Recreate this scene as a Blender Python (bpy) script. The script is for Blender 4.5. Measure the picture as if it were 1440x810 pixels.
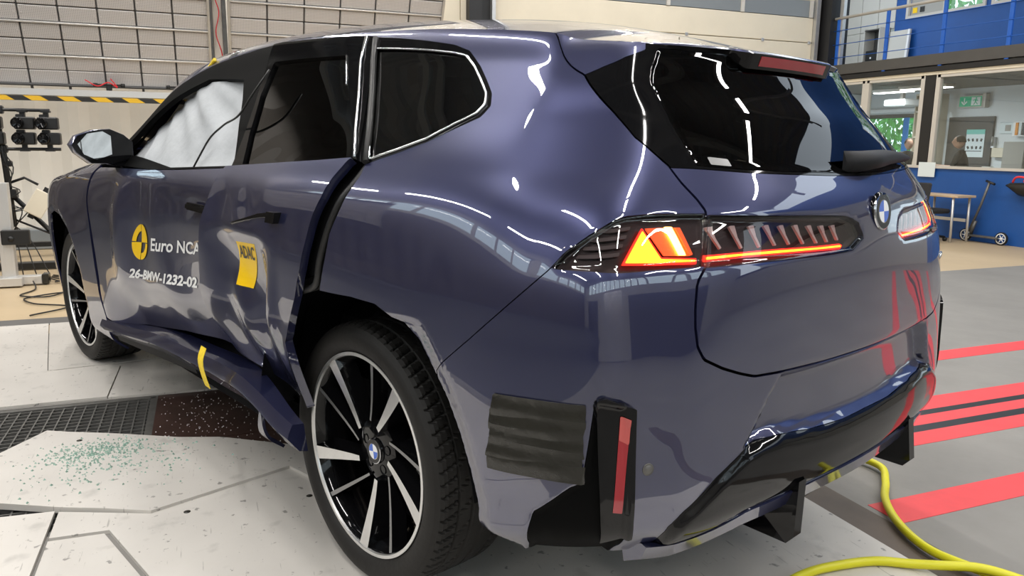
import bpy, bmesh, math, random
import numpy as np
from mathutils import Vector, Matrix, Euler

sc = bpy.context.scene
for o in list(bpy.data.objects): bpy.data.objects.remove(o)
COL = sc.collection
PI = math.pi
def R(d): return math.radians(d)

# ---------------------------------------------------------------- camera (world = hall axes: +X towards the far wall, +Y left)
cam_data = bpy.data.cameras.new('camera'); cam = bpy.data.objects.new('camera', cam_data); COL.objects.link(cam)
cam_data.sensor_width = 36.0; cam_data.lens = 36.0*1082.46/1440; cam_data.clip_start = .02; cam_data.clip_end = 200
cam.location = (-2.27498, 1.13695, 1.20428)
_y, _p, _r = -0.380159, 0.186431, 0.0110819
_f = Vector((math.cos(_y)*math.cos(_p), math.sin(_y)*math.cos(_p), -math.sin(_p)))
_ri = Vector((math.sin(_y), -math.cos(_y), 0)); _u = _ri.cross(_f)
_ri2 = math.cos(_r)*_ri+math.sin(_r)*_u; _u2 = -math.sin(_r)*_ri+math.cos(_r)*_u
cam.matrix_world = Matrix(((_ri2.x, _u2.x, -_f.x, cam.location.x), (_ri2.y, _u2.y, -_f.y, cam.location.y), (_ri2.z, _u2.z, -_f.z, cam.location.z), (0, 0, 0, 1)))
sc.camera = cam

# ---------------------------------------------------------------- world, view
w = bpy.data.worlds.new('world'); sc.world = w; w.use_nodes = True
bg = w.node_tree.nodes['Background']; bg.inputs[0].default_value = (.80, .90, 1, 1); bg.inputs[1].default_value = 2.4
sc.view_settings.view_transform = 'Standard'; sc.view_settings.look = 'None'
sc.view_settings.exposure = 0.0; sc.view_settings.gamma = 1.0
try: sc.view_settings.use_curve_mapping = False
except Exception: pass
LUX = 0.62                                            # all hall lamps scale with this

# ---------------------------------------------------------------- object helpers
def link(o, parent=None):
    COL.objects.link(o)
    if parent is not None: o.parent = parent
    return o
def tag(o, label=None, cat=None, group=None, kind=None):
    if label: o['label'] = label
    if cat: o['category'] = cat
    if group: o['group'] = group
    if kind: o['kind'] = kind
    return o
def thing(name, label, cat, loc=(0, 0, 0), rz=0, group=None):
    o = bpy.data.objects.new(name, None); o.empty_display_size = .1; link(o)
    o.location = loc; o.rotation_euler = (0, 0, rz)
    return tag(o, label, cat, group)
def from_bm(name, bm, mat, parent=None, smooth=False):
    me = bpy.data.meshes.new(name); bm.normal_update(); bm.to_mesh(me); bm.free()
    for m in (mat if isinstance(mat, (list, tuple)) else [mat]): me.materials.append(m)
    if smooth:
        me.polygons.foreach_set('use_smooth', [True]*len(me.polygons))
        if smooth is not True:
            try: me.set_sharp_from_angle(angle=R(smooth))
            except Exception: pass
    return link(bpy.data.objects.new(name, me), parent)
def again(src, parent=None, loc=None, rot=None, name=None):
    o = src.copy(); COL.objects.link(o); o.parent = parent if parent is not None else src.parent
    if name: o.name = name
    if loc is not None: o.location = loc
    if rot is not None: o.rotation_euler = rot
    return o
def copy_tree(o, parent=None):
    c = o.copy(); COL.objects.link(c); c.parent = parent
    for ch in list(o.children): copy_tree(ch, c)
    return c
def bx(bm, c, s, rot=None, mi=0, bev=0):
    M = Matrix.Translation(c)
    if rot is not None: M = M @ Euler(rot).to_matrix().to_4x4()
    r = bmesh.ops.create_cube(bm, size=1, matrix=M @ Matrix.Diagonal((s[0], s[1], s[2], 1)))
    vs = r['verts']; fs = {f for v in vs for f in v.link_faces}
    if bev:
        es = list({e for v in vs for e in v.link_edges})
        q = bmesh.ops.bevel(bm, geom=es, offset=bev, segments=1, affect='EDGES', profile=.5)
        fs = {f for f in q['faces']} | {f for f in fs if f.is_valid}
    for f in fs:
        if f.is_valid: f.material_index = mi
def tube(bm, pts, r, n=8, mi=0, cap=True, r2=None):
    pts = [Vector(p) for p in pts]; m = len(pts); rings = []
    up = Vector((0, 0, 1)); prev = None
    for i, p in enumerate(pts):
        d = (pts[min(i+1, m-1)]-pts[max(i-1, 0)]).normalized()
        if prev is None:
            a = d.orthogonal().normalized()
        else:
            a = (prev-d*prev.dot(d))
            a = a.normalized() if a.length > 1e-6 else d.orthogonal().normalized()
        prev = a; b = d.cross(a)
        rr = r if r2 is None else r+(r2-r)*i/(m-1)
        if isinstance(r, (list, tuple)): rr = r[i]
        rings.append([bm.verts.new(p+(a*math.cos(2*PI*k/n)+b*math.sin(2*PI*k/n))*rr) for k in range(n)])
    for i in range(m-1):
        for k in range(n):
            f = bm.faces.new((rings[i][k], rings[i][(k+1) % n], rings[i+1][(k+1) % n], rings[i+1][k])); f.material_index = mi; f.smooth = True
    if cap:
        f = bm.faces.new(rings[0][::-1]); f.material_index = mi
        f = bm.faces.new(rings[-1]); f.material_index = mi
def lathe(bm, prof, n=32, axis='y', mi=0, org=(0, 0, 0), close=False):
    """prof: (radius, along) pairs turned about the axis"""
    rings = []
    for (r, h) in prof:
        ring = []
        for k in range(n):
            a = 2*PI*k/n; c, s = math.cos(a)*r, math.sin(a)*r
            v = {'y': (c, h, s), 'z': (c, s, h), 'x': (h, c, s)}[axis]
            ring.append(bm.verts.new(Vector(v)+Vector(org)))
        rings.append(ring)
    for i in range(len(rings)-1):
        for k in range(n):
            q = (rings[i][k], rings[i][(k+1) % n], rings[i+1][(k+1) % n], rings[i+1][k])
            f = bm.faces.new(q if axis == 'z' else q[::-1] if axis == 'y' else q); f.material_index = mi; f.smooth = True
    return rings
def prism(bm, poly, d0, d1, f, mi=0):
    """poly: 2-D points; f(u, w, d) -> 3-D"""
    a = [bm.verts.new(f(u, w, d0)) for u, w in poly]; b = [bm.verts.new(f(u, w, d1)) for u, w in poly]
    n = len(poly); fs = [bm.faces.new(a[::-1]), bm.faces.new(b)]
    for i in range(n): fs.append(bm.faces.new((a[i], a[(i+1) % n], b[(i+1) % n], b[i])))
    for q in fs: q.material_index = mi
    return fs
def spline(pts, n):
    P = np.array(pts, float); k = np.concatenate([[0], np.cumsum(np.linalg.norm(np.diff(P, axis=0), axis=1))])
    t = np.linspace(0, k[-1], n)
    m = np.gradient(P, k, axis=0) if len(P) > 2 else np.repeat((P[1:]-P[:-1])/k[-1], 2, 0)
    i = np.clip(np.searchsorted(k, t, side='right')-1, 0, len(P)-2); h = (k[i+1]-k[i])[:, None]; f = ((t-k[i])/h[:, 0])[:, None]
    return [tuple(x) for x in P[i]*(2*f**3-3*f*f+1)+m[i]*h*(f**3-2*f*f+f)+P[i+1]*(3*f*f-2*f**3)+m[i+1]*h*(f**3-f*f)]

# ---------------------------------------------------------------- materials
def mat(name, col, rough=.5, metal=0., coat=0., spec=.5, bump=None, vary=None, emit=None, coat_rough=.03, alpha=None):
    """vary = (scale, amount), bump = (scale, strength)"""
    m = bpy.data.materials.new(name); m.use_nodes = True; nt = m.node_tree; b = nt.nodes['Principled BSDF']
    b.inputs['Base Color'].default_value = (*col, 1); b.inputs['Roughness'].default_value = rough; b.inputs['Metallic'].default_value = metal
    b.inputs['Coat Weight'].default_value = coat; b.inputs['Coat Roughness'].default_value = coat_rough; b.inputs['Specular IOR Level'].default_value = spec
    tc = nt.nodes.new('ShaderNodeTexCoord')
    if vary:
        n = nt.nodes.new('ShaderNodeTexNoise'); n.inputs['Scale'].default_value = vary[0]; n.inputs['Detail'].default_value = 6; n.inputs['Roughness'].default_value = .65
        nt.links.new(tc.outputs['Object'], n.inputs['Vector'])
        r = nt.nodes.new('ShaderNodeMapRange'); r.inputs['From Min'].default_value = .3; r.inputs['From Max'].default_value = .7
        r.inputs['To Min'].default_value = 1-vary[1]; r.inputs['To Max'].default_value = 1+vary[1]*.6
        nt.links.new(n.outputs['Fac'], r.inputs['Value'])
        x = nt.nodes.new('ShaderNodeMixRGB'); x.blend_type = 'MULTIPLY'; x.inputs[0].default_value = 1; x.inputs[1].default_value = (*col, 1)
        nt.links.new(r.outputs[0], x.inputs[2]); nt.links.new(x.outputs[0], b.inputs['Base Color'])
    if bump:
        n = nt.nodes.new('ShaderNodeTexNoise'); n.inputs['Scale'].default_value = bump[0]; n.inputs['Detail'].default_value = 4
        nt.links.new(tc.outputs['Object'], n.inputs['Vector'])
        p = nt.nodes.new('ShaderNodeBump'); p.inputs['Strength'].default_value = bump[1]; p.inputs['Distance'].default_value = .01
        nt.links.new(n.outputs['Fac'], p.inputs['Height']); nt.links.new(p.outputs[0], b.inputs['Normal'])
    if emit:
        b.inputs['Emission Color'].default_value = (*emit[:3], 1); b.inputs['Emission Strength'].default_value = emit[3]
    return m
def glassmat(name, tint, gloss=(1, 1, 1), ior=1.5, rough=0.0, extra=0.0):
    m = bpy.data.materials.new(name); m.use_nodes = True; nt = m.node_tree
    for n in list(nt.nodes): nt.nodes.remove(n)
    out = nt.nodes.new('ShaderNodeOutputMaterial'); t = nt.nodes.new('ShaderNodeBsdfTransparent'); t.inputs[0].default_value = (*tint, 1)
    g = nt.nodes.new('ShaderNodeBsdfGlossy'); g.inputs[0].default_value = (*gloss, 1); g.inputs['Roughness'].default_value = rough
    f = nt.nodes.new('ShaderNodeFresnel'); ge_ = nt.nodes.new('ShaderNodeNewGeometry'); io = nt.nodes.new('ShaderNodeMath'); io.operation = 'MULTIPLY_ADD'
    io.inputs[1].default_value = 1/ior-ior; io.inputs[2].default_value = ior; nt.links.new(ge_.outputs['Backfacing'], io.inputs[0]); nt.links.new(io.outputs[0], f.inputs[0])   # the same reflectance from both faces of a thin pane
    ad = nt.nodes.new('ShaderNodeMath'); ad.operation = 'ADD'; ad.inputs[1].default_value = extra; ad.use_clamp = True
    mx = nt.nodes.new('ShaderNodeMixShader'); nt.links.new(f.outputs[0], ad.inputs[0]); nt.links.new(ad.outputs[0], mx.inputs[0])
    nt.links.new(t.outputs[0], mx.inputs[1]); nt.links.new(g.outputs[0], mx.inputs[2]); nt.links.new(mx.outputs[0], out.inputs[0])
    return m
M = {}
M['paint'] = mat('navy_paint', (.024, .028, .085), .34, .6, 1.0, coat_rough=.008)
M['paint'].node_tree.nodes['Principled BSDF'].inputs['Coat IOR'].default_value = 2.1
M['black'] = mat('gloss_black', (.004, .004, .0045), .06, 0, 0, .32)
M['clad'] = mat('black_cladding', (.004, .004, .004), .55, spec=.03)
M['dark'] = mat('dark_plastic', (.008, .008, .009), .6, spec=.25)
M['void'] = mat('dark_inner', (.006, .006, .007), .9, spec=.1)
M['seal'] = mat('rubber_seal', (.012, .012, .012), .45)
M['chrome'] = mat('satin_metal', (.62, .63, .65), .18, 1.0)
M['alu'] = mat('machined_alloy', (.78, .78, .77), .30, .85, vary=(40, .06))
M['greyspoke'] = mat('grey_spoke_edge', (.30, .30, .30), .35, .7)
M['tyre'] = mat('tyre_rubber', (.013, .012, .011), .62, spec=.35, vary=(9, .25), bump=(60, .12))
M['tint'] = glassmat('privacy_glass', (.02, .021, .021), (.95, .95, .95), extra=.06)
M['tint_rear'] = glassmat('rear_glass', (.05, .05, .05), (.6, .6, .6), extra=.03)
M['clear'] = glassmat('clear_glass', (.93, .96, .95))
M['lens'] = glassmat('smoked_lens', (.66, .58, .58), extra=.01)
M['housing'] = mat('lamp_housing', (.020, .016, .017), .35)
M['redlens'] = mat('red_lens', (.33, .010, .018), .12, 0, .8)
M['redlens2'] = mat('red_lens_cap', (.52, .09, .08), .2, 0, .8)
M['glow_red'] = mat('glow_red', (.9, .02, .02), .4, emit=(1, .025, .012, 3.2))
M['glow_core'] = mat('glow_core', (1, .4, .05), .4, emit=(1, .52, .016, 5.0))
M['glow_orange'] = mat('glow_orange', (1, .2, .05), .4, emit=(1, .085, .02, 1.3))
M['glow_hot'] = mat('glow_hot', (1, .9, .3), .4, emit=(1, .78, .16, 9.0))
M['blade'] = mat('lamp_blade', (.80, .72, .70), .4)
M['blue'] = mat('emblem_blue', (.02, .11, .55), .2, 0, .5)
M['white'] = mat('emblem_white', (.85, .86, .88), .2, 0, .5)
M['decal'] = mat('white_decal', (.86, .86, .86), .4)
M['yellow'] = mat('yellow_decal', (.95, .60, .0), .4)
M['ink'] = mat('black_ink', (.01, .01, .01), .4)
M['airbag'] = mat('airbag_cloth', (.46, .48, .50), .8, vary=(6, .12), bump=(14, .5))
M['tape'] = mat('olive_black_tape', (.020, .019, .015), .24, vary=(12, .2), bump=(30, .25))
M['measure'] = mat('yellow_tape', (.85, .62, .03), .5, vary=(40, .25))
M['seat'] = mat('seat_cloth', (.02, .02, .022), .8)
M['disc'] = mat('brake_disc', (.42, .36, .32), .4, .9)
M['conc'] = mat('grey_concrete', (.22, .21, .195), .62, vary=(1.6, .16), bump=(40, .08))
M['beige'] = mat('beige_floor', (.50, .385, .24), .5, vary=(.9, .09))
M['strip'] = mat('dark_floor_strip', (.12, .115, .11), .6, vary=(5, .2))
M['red'] = mat('red_floor_paint', (.72, .055, .06), .5, vary=(7, .10))
def boardmat():
    m = mat('white_board', (.60, .57, .53), .42, bump=(30, .05)); nt = m.node_tree; b = nt.nodes['Principled BSDF']; tc = nt.nodes.new('ShaderNodeTexCoord')
    def noise(scale, lo, hi, a, z, stretch=None, detail=5):
        n = nt.nodes.new('ShaderNodeTexNoise'); n.inputs['Scale'].default_value = scale; n.inputs['Detail'].default_value = detail
        if stretch:
            mp = nt.nodes.new('ShaderNodeMapping'); mp.inputs['Scale'].default_value = stretch; mp.inputs['Rotation'].default_value = (0, 0, .7); nt.links.new(tc.outputs['Object'], mp.inputs[0]); nt.links.new(mp.outputs[0], n.inputs['Vector'])
        else: nt.links.new(tc.outputs['Object'], n.inputs['Vector'])
        r = nt.nodes.new('ShaderNodeMapRange'); r.inputs['From Min'].default_value = lo; r.inputs['From Max'].default_value = hi; r.inputs['To Min'].default_value = a; r.inputs['To Max'].default_value = z
        nt.links.new(n.outputs['Fac'], r.inputs['Value']); return r.outputs[0]
    prev = None; rgb = nt.nodes.new('ShaderNodeRGB'); rgb.outputs[0].default_value = (.60, .57, .53, 1); prev = rgb.outputs[0]
    for f in (noise(1.6, .35, .65, .90, 1.05), noise(9, .60, .72, 1, .80), noise(26, .655, .70, 1, .45), noise(8, .66, .72, 1, .62, (1, 14, 1)), noise(60, .70, .73, 1, .40)):
        x = nt.nodes.new('ShaderNodeMixRGB'); x.blend_type = 'MULTIPLY'; x.inputs[0].default_value = 1; nt.links.new(prev, x.inputs[1]); nt.links.new(f, x.inputs[2]); prev = x.outputs[0]
    nt.links.new(prev, b.inputs['Base Color']); return m
M['board'] = boardmat()
M['steel'] = mat('grate_steel', (.17, .165, .155), .5, .6, vary=(12, .25))
M['plate'] = mat('rusty_plate', (.055, .028, .022), .42, vary=(4, .4))
M['shard'] = mat('glass_shard', (.30, .44, .37), .12, 0, .3)
M['hose'] = mat('yellow_hose', (.70, .66, .015), .42)
M['cream'] = mat('cream_sheet', (.82, .77, .68), .6, vary=(1.1, .05))
M['cream2'] = mat('cream_door', (.74, .67, .53), .55, vary=(2, .05))
M['greydoor'] = mat('grey_glazing', (.22, .24, .25), .3)
M['blackcol'] = mat('black_column', (.012, .012, .013), .5)
M['galv'] = mat('galvanised', (.55, .55, .54), .35, .7, vary=(8, .1))
M['alup'] = mat('aluminium_rail', (.66, .65, .63), .35, .6)
M['panelgrey'] = mat('panel_frame', (.10, .10, .10), .5)
M['bluewall'] = mat('blue_wall', (.010, .085, .33), .5, vary=(3, .10))
M['bluerail'] = mat('blue_rail', (.012, .11, .50), .4)
M['slab'] = mat('slab_grey', (.075, .072, .068), .6, vary=(3, .1))
M['office'] = mat('office_white', (.70, .74, .76), .6)
M['frame'] = mat('window_frame', (.58, .55, .50), .5)
M['wood'] = mat('pale_wood', (.62, .46, .30), .5, vary=(5, .1))
M['skin'] = mat('skin', (.55, .33, .24), .55)
M['shirt'] = mat('black_shirt', (.012, .012, .014), .8)
M['hair'] = mat('dark_hair', (.05, .035, .025), .7)
M['green'] = mat('sign_green', (.0, .26, .13), .5, emit=(.0, .30, .15, .35))
M['paper'] = mat('paper', (.72, .80, .82), .6)
M['teal'] = mat('poster_teal', (.20, .60, .52), .6)
M['leaf'] = mat('leaf', (.10, .42, .07), .6, vary=(3, .4))
M['ceil'] = mat('ceiling_sheet', (.20, .21, .22), .6)
M['truss'] = mat('truss_paint', (.30, .31, .31), .5)
M['lamp'] = mat('tube_light', (1, 1, 1), .5, emit=(1, .98, .94, 30.0))
M['pane_sky'] = mat('sky_pane', (.8, .9, 1), .3, emit=(.86, .94, 1, 5.0))
M['lamp_soft'] = mat('office_tube', (1, 1, 1), .5, emit=(1, .98, .94, 6.0))
M['wallgrey'] = mat('hall_wall', (.36, .35, .32), .6, vary=(1, .06))
M['darkfloor'] = mat('dark_concrete', (.075, .075, .075), .6, vary=(1.6, .16))
M['channel'] = mat('brown_channel', (.10, .075, .058), .6, vary=(4, .25))
M['lining'] = mat('brown_lining', (.11, .095, .08), .6, vary=(1, .1))
M['wallwhite'] = mat('hall_wall_pale', (.62, .60, .55), .6, vary=(1, .05))
M['orange'] = mat('orange_crate', (.75, .28, .02), .5)
M['redcloth'] = mat('red_strap', (.80, .03, .04), .5)
M['bluestripe'] = mat('bright_blue', (.01, .25, .75), .4)
def stripes(name, c1, c2, period, slant=1.0):
    m = mat(name, c1, .5); nt = m.node_tree; b = nt.nodes['Principled BSDF']
    tc = nt.nodes.new('ShaderNodeTexCoord'); sp = nt.nodes.new('ShaderNodeSeparateXYZ'); nt.links.new(tc.outputs['Object'], sp.inputs[0])
    a = nt.nodes.new('ShaderNodeMath'); a.operation = 'MULTIPLY_ADD'; a.inputs[1].default_value = slant
    nt.links.new(sp.outputs['Z'], a.inputs[0]); nt.links.new(sp.outputs['Y'], a.inputs[2])
    d = nt.nodes.new('ShaderNodeMath'); d.operation = 'DIVIDE'; d.inputs[1].default_value = period; nt.links.new(a.outputs[0], d.inputs[0])
    f = nt.nodes.new('ShaderNodeMath'); f.operation = 'FRACT'; nt.links.new(d.outputs[0], f.inputs[0])
    g = nt.nodes.new('ShaderNodeMath'); g.operation = 'GREATER_THAN'; g.inputs[1].default_value = .5; nt.links.new(f.outputs[0], g.inputs[0])
    x = nt.nodes.new('ShaderNodeMixRGB'); x.inputs[1].default_value = (*c1, 1); x.inputs[2].default_value = (*c2, 1)
    nt.links.new(g.outputs[0], x.inputs[0]); nt.links.new(x.outputs[0], b.inputs['Base Color'])
    return m
M['hazard'] = stripes('hazard_tape', (.80, .48, .02), (.015, .015, .015), .30, -1.6)
def perforated():
    m = mat('perforated_sheet', (.62, .59, .57), .45, .1); nt = m.node_tree; b = nt.nodes['Principled BSDF']
    tc = nt.nodes.new('ShaderNodeTexCoord'); v = nt.nodes.new('ShaderNodeTexVoronoi'); v.inputs['Scale'].default_value = 62; v.inputs['Randomness'].default_value = 0
    nt.links.new(tc.outputs['Object'], v.inputs['Vector'])
    r = nt.nodes.new('ShaderNodeMapRange'); r.inputs['From Min'].default_value = .22; r.inputs['From Max'].default_value = .34; r.inputs['To Min'].default_value = .45; r.inputs['To Max'].default_value = 1
    nt.links.new(v.outputs['Distance'], r.inputs['Value'])
    x = nt.nodes.new('ShaderNodeMixRGB'); x.blend_type = 'MULTIPLY'; x.inputs[0].default_value = 1; x.inputs[1].default_value = (.62, .59, .57, 1)
    nt.links.new(r.outputs[0], x.inputs[2]); nt.links.new(x.outputs[0], b.inputs['Base Color'])
    return m
M['perf'] = perforated()
# ---------------------------------------------------------------- hall lamps: long tube battens under the roof (their housings follow in the hall)
LAMPS = [(x, y, z) for y, z in ((6.0, 5.6), (2.4, 6.0), (-1.2, 6.2), (-5.0, 6.0)) for x in (-6.0, -2.0, 2.0, 6.0)]
for i, (x, y, z) in enumerate(LAMPS):
    L = bpy.data.lights.new('tube_lamp', 'AREA'); L.shape = 'RECTANGLE'; L.size = 3.0; L.size_y = .16; L.energy = 190*LUX; L.color = (1, .97, .93)
    o = bpy.data.objects.new('tube_lamp', L); COL.objects.link(o); o.location = (x, y, z-.07)
# ---------------------------------------------------------------- car body surface (numpy spline net)
# columns run nose -> left side -> rear centre, rows run sill -> belt -> roof rail; metres, car axes (x forward, y left)
ZS = [.24, .29, .42, .60, .80, .95, 1.06, 1.14, 1.28, 1.41, 1.50, 1.56]
NET = []
def col(pts): NET.append(pts)
def side(x, ys, zs=None, dx=None):
    zs = zs or ZS
    dx = dx or [0]*12
    col([(x+dx[i], ys[i], zs[i]) for i in range(12)])
ZF = [.22, .27, .42, .60, .80, .92, .99, 1.03, 1.05, 1.065, 1.075, 1.08]
col([(3.66,0,.22),(3.73,0,.27),(3.77,0,.42),(3.79,0,.60),(3.78,0,.80),(3.74,0,.90),(3.66,0,.95),(3.56,0,.98),(3.42,0,1.005),(3.30,0,1.02),(3.20,0,1.03),(3.0,0,1.05)])
col([(3.60,.45,.22),(3.67,.46,.27),(3.71,.46,.42),(3.73,.46,.60),(3.72,.46,.80),(3.67,.45,.90),(3.58,.43,.95),(3.48,.40,.98),(3.38,.37,1.005),(3.28,.34,1.02),(3.20,.31,1.03),(3.0,.27,1.05)])
col([(3.40,.74,.22),(3.45,.77,.27),(3.48,.79,.42),(3.50,.80,.60),(3.48,.80,.80),(3.42,.78,.90),(3.36,.74,.95),(3.30,.69,.98),(3.25,.63,1.005),(3.20,.57,1.02),(3.15,.50,1.03),(3.0,.42,1.05)])
side(3.18, [.80,.86,.885,.895,.895,.88,.85,.80,.74,.67,.59,.45], [.22,.27,.42,.60,.80,.92,.975,1.0,1.02,1.035,1.045,1.06])
side(2.86, [.83,.885,.915,.925,.925,.912,.885,.835,.77,.70,.62,.48], [.22,.27,.42,.60,.80,.935,1.0,1.03,1.05,1.06,1.07,1.085])
side(2.50, [.84,.895,.92,.93,.932,.925,.90,.85,.79,.73,.66,.52], [.23,.28,.42,.60,.80,.945,1.025,1.065,1.09,1.10,1.11,1.12])
side(2.10, [.84,.895,.92,.928,.935,.938,.91,.862,.815,.775,.72,.60], [.23,.28,.42,.60,.80,.95,1.045,1.095,1.14,1.175,1.20,1.23])
side(1.60, [.84,.895,.92,.928,.938,.942,.92,.868,.785,.725,.675,.56], [.23,.28,.42,.60,.80,.95,1.05,1.115,1.26,1.37,1.44,1.53])
side(1.10, [.84,.895,.92,.928,.938,.942,.92,.868,.775,.695,.635,.50], [.23,.28,.42,.60,.80,.95,1.055,1.125,1.28,1.425,1.525,1.585])
side( .60, [.84,.895,.92,.930,.940,.945,.922,.868,.770,.685,.62,.48], [.24,.29,.42,.60,.80,.95,1.06,1.135,1.285,1.425,1.525,1.58])
side( .20, [.84,.90,.925,.935,.945,.948,.926,.868,.765,.675,.61,.46], [.25,.30,.42,.60,.80,.95,1.065,1.145,1.285,1.415,1.51,1.555])
side(-.15, [.85,.905,.925,.935,.943,.940,.915,.858,.752,.655,.59,.45], [.28,.33,.44,.60,.80,.95,1.07,1.15,1.28,1.40,1.485,1.525])
side(-.42, [.86,.905,.918,.922,.925,.915,.882,.828,.715,.625,.565,.43], [.33,.38,.47,.62,.81,.96,1.075,1.15,1.275,1.38,1.455,1.49])
col([(-.64,.83,.36),(-.66,.875,.41),(-.68,.89,.49),(-.69,.892,.63),(-.69,.885,.82),(-.68,.872,.96),(-.655,.825,1.07),(-.62,.755,1.15),(-.572,.672,1.26),(-.54,.605,1.352),(-.492,.528,1.436),(-.43,.40,1.474)])
col([(-.76,.77,.38),(-.80,.80,.43),(-.825,.82,.50),(-.83,.825,.63),(-.825,.82,.82),(-.81,.805,.96),(-.78,.755,1.07),(-.74,.675,1.15),(-.672,.595,1.26),(-.630,.552,1.345),(-.575,.495,1.428),(-.51,.40,1.456)])
col([(-.84,.64,.38),(-.885,.665,.43),(-.905,.68,.50),(-.905,.68,.63),(-.895,.67,.82),(-.875,.655,.965),(-.84,.61,1.075),(-.795,.575,1.153),(-.722,.525,1.26),(-.670,.49,1.338),(-.620,.445,1.425),(-.59,.35,1.45)])
col([(-.88,.42,.38),(-.93,.43,.43),(-.955,.44,.50),(-.955,.44,.63),(-.955,.44,.82),(-.945,.43,.97),(-.915,.415,1.075),(-.87,.40,1.145),(-.785,.37,1.26),(-.718,.34,1.335),(-.655,.32,1.428),(-.62,.25,1.45)])
col([(-.90,.20,.38),(-.95,.20,.43),(-.98,.20,.50),(-.978,.20,.63),(-.98,.20,.82),(-.975,.20,.97),(-.95,.20,1.075),(-.91,.19,1.14),(-.82,.18,1.26),(-.745,.165,1.335),(-.682,.16,1.428),(-.64,.13,1.45)])
col([(-.91,0,.38),(-.96,0,.43),(-.985,0,.50),(-.985,0,.63),(-.988,0,.82),(-.985,0,.97),(-.965,0,1.075),(-.925,0,1.135),(-.835,0,1.26),(-.757,0,1.335),(-.690,0,1.428),(-.65,0,1.45)])
NET = np.array(NET)                               # (19, 12, 3)

def crs(P, t):
    """uniform cubic interpolating spline along axis 0 (Catmull-Rom, tension softened), value at t"""
    n = len(P)
    i = np.clip(np.floor(t).astype(int), 0, n-2)
    f = (t-i)[..., None]
    g = lambda k: P[np.clip(k, 0, n-1)]
    p0, p1, p2, p3 = g(i-1), g(i), g(i+1), g(i+2)
    p0 = np.where((i == 0)[..., None], 2*p1-p2, p0)
    p3 = np.where((i == n-2)[..., None], 2*p2-p1, p3)
    return .5*((2*p1)+(-p0+p2)*f+(2*p0-5*p1+4*p2-p3)*f*f+(-p0+3*p1-3*p2+p3)*f**3)

def nonuni(P, knots, t):
    """Catmull-Rom with finite-difference tangents on given knots; P (n, ...), t (m,)"""
    n = len(P); knots = np.asarray(knots, float)
    sh = (slice(None),)+(None,)*(P.ndim-1)
    d = (P[1:]-P[:-1])/(knots[1:]-knots[:-1])[sh]
    m = np.empty_like(P)
    h = (knots[1:]-knots[:-1])
    w1 = h[1:][sh]; w0 = h[:-1][sh]
    m[1:-1] = (d[:-1]*w1+d[1:]*w0)/(w0+w1)
    m[0] = d[0]; m[-1] = d[-1]
    i = np.clip(np.searchsorted(knots, t, side='right')-1, 0, n-2)
    hh = h[i]; f = ((t-knots[i])/hh)[sh]; H = hh[sh]
    return P[i]*(2*f**3-3*f**2+1)+m[i]*H*(f**3-2*f**2+f)+P[i+1]*(-2*f**3+3*f**2)+m[i+1]*H*(f**3-f**2)

# column knots: rough arc length at row 4, row knots: rough arc length at column 9
SK = np.concatenate([[0], np.cumsum(np.linalg.norm(np.diff(NET[:, 4], axis=0), axis=1))])
VK = np.concatenate([[0], np.cumsum(np.linalg.norm(np.diff(NET[9], axis=0), axis=1))])
SMAX, VMAX = SK[-1], VK[10]
def sym_net():
    """extend across both centre planes so the tangents there are square to the mirror plane"""
    M = np.array([1, -1, 1.])
    N = np.concatenate([NET[1:2]*M, NET, NET[-2:-1]*M])
    K = np.concatenate([[-SK[1]], SK, [2*SK[-1]-SK[-2]]])
    return N, K
_N, _K = sym_net()
def body(s, v):
    """s (m,), v (k,) -> grid (m, k, 3)"""
    A = nonuni(_N, _K, np.asarray(s, float))
    B = nonuni(np.swapaxes(A, 0, 1), VK, np.asarray(v, float))
    return np.swapaxes(B, 0, 1)
def body_grid(s, v):
    P = body(s, v); e = 1e-4
    ds = body(np.asarray(s)+e, v)-body(np.asarray(s)-e, v)
    dv = body(s, np.clip(np.asarray(v)+e, 0, VK[-1]))-body(s, np.clip(np.asarray(v)-e, 0, VK[-1]))
    n = np.cross(ds, dv); n /= np.linalg.norm(n, axis=-1, keepdims=True)+1e-12
    return P, n
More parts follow.
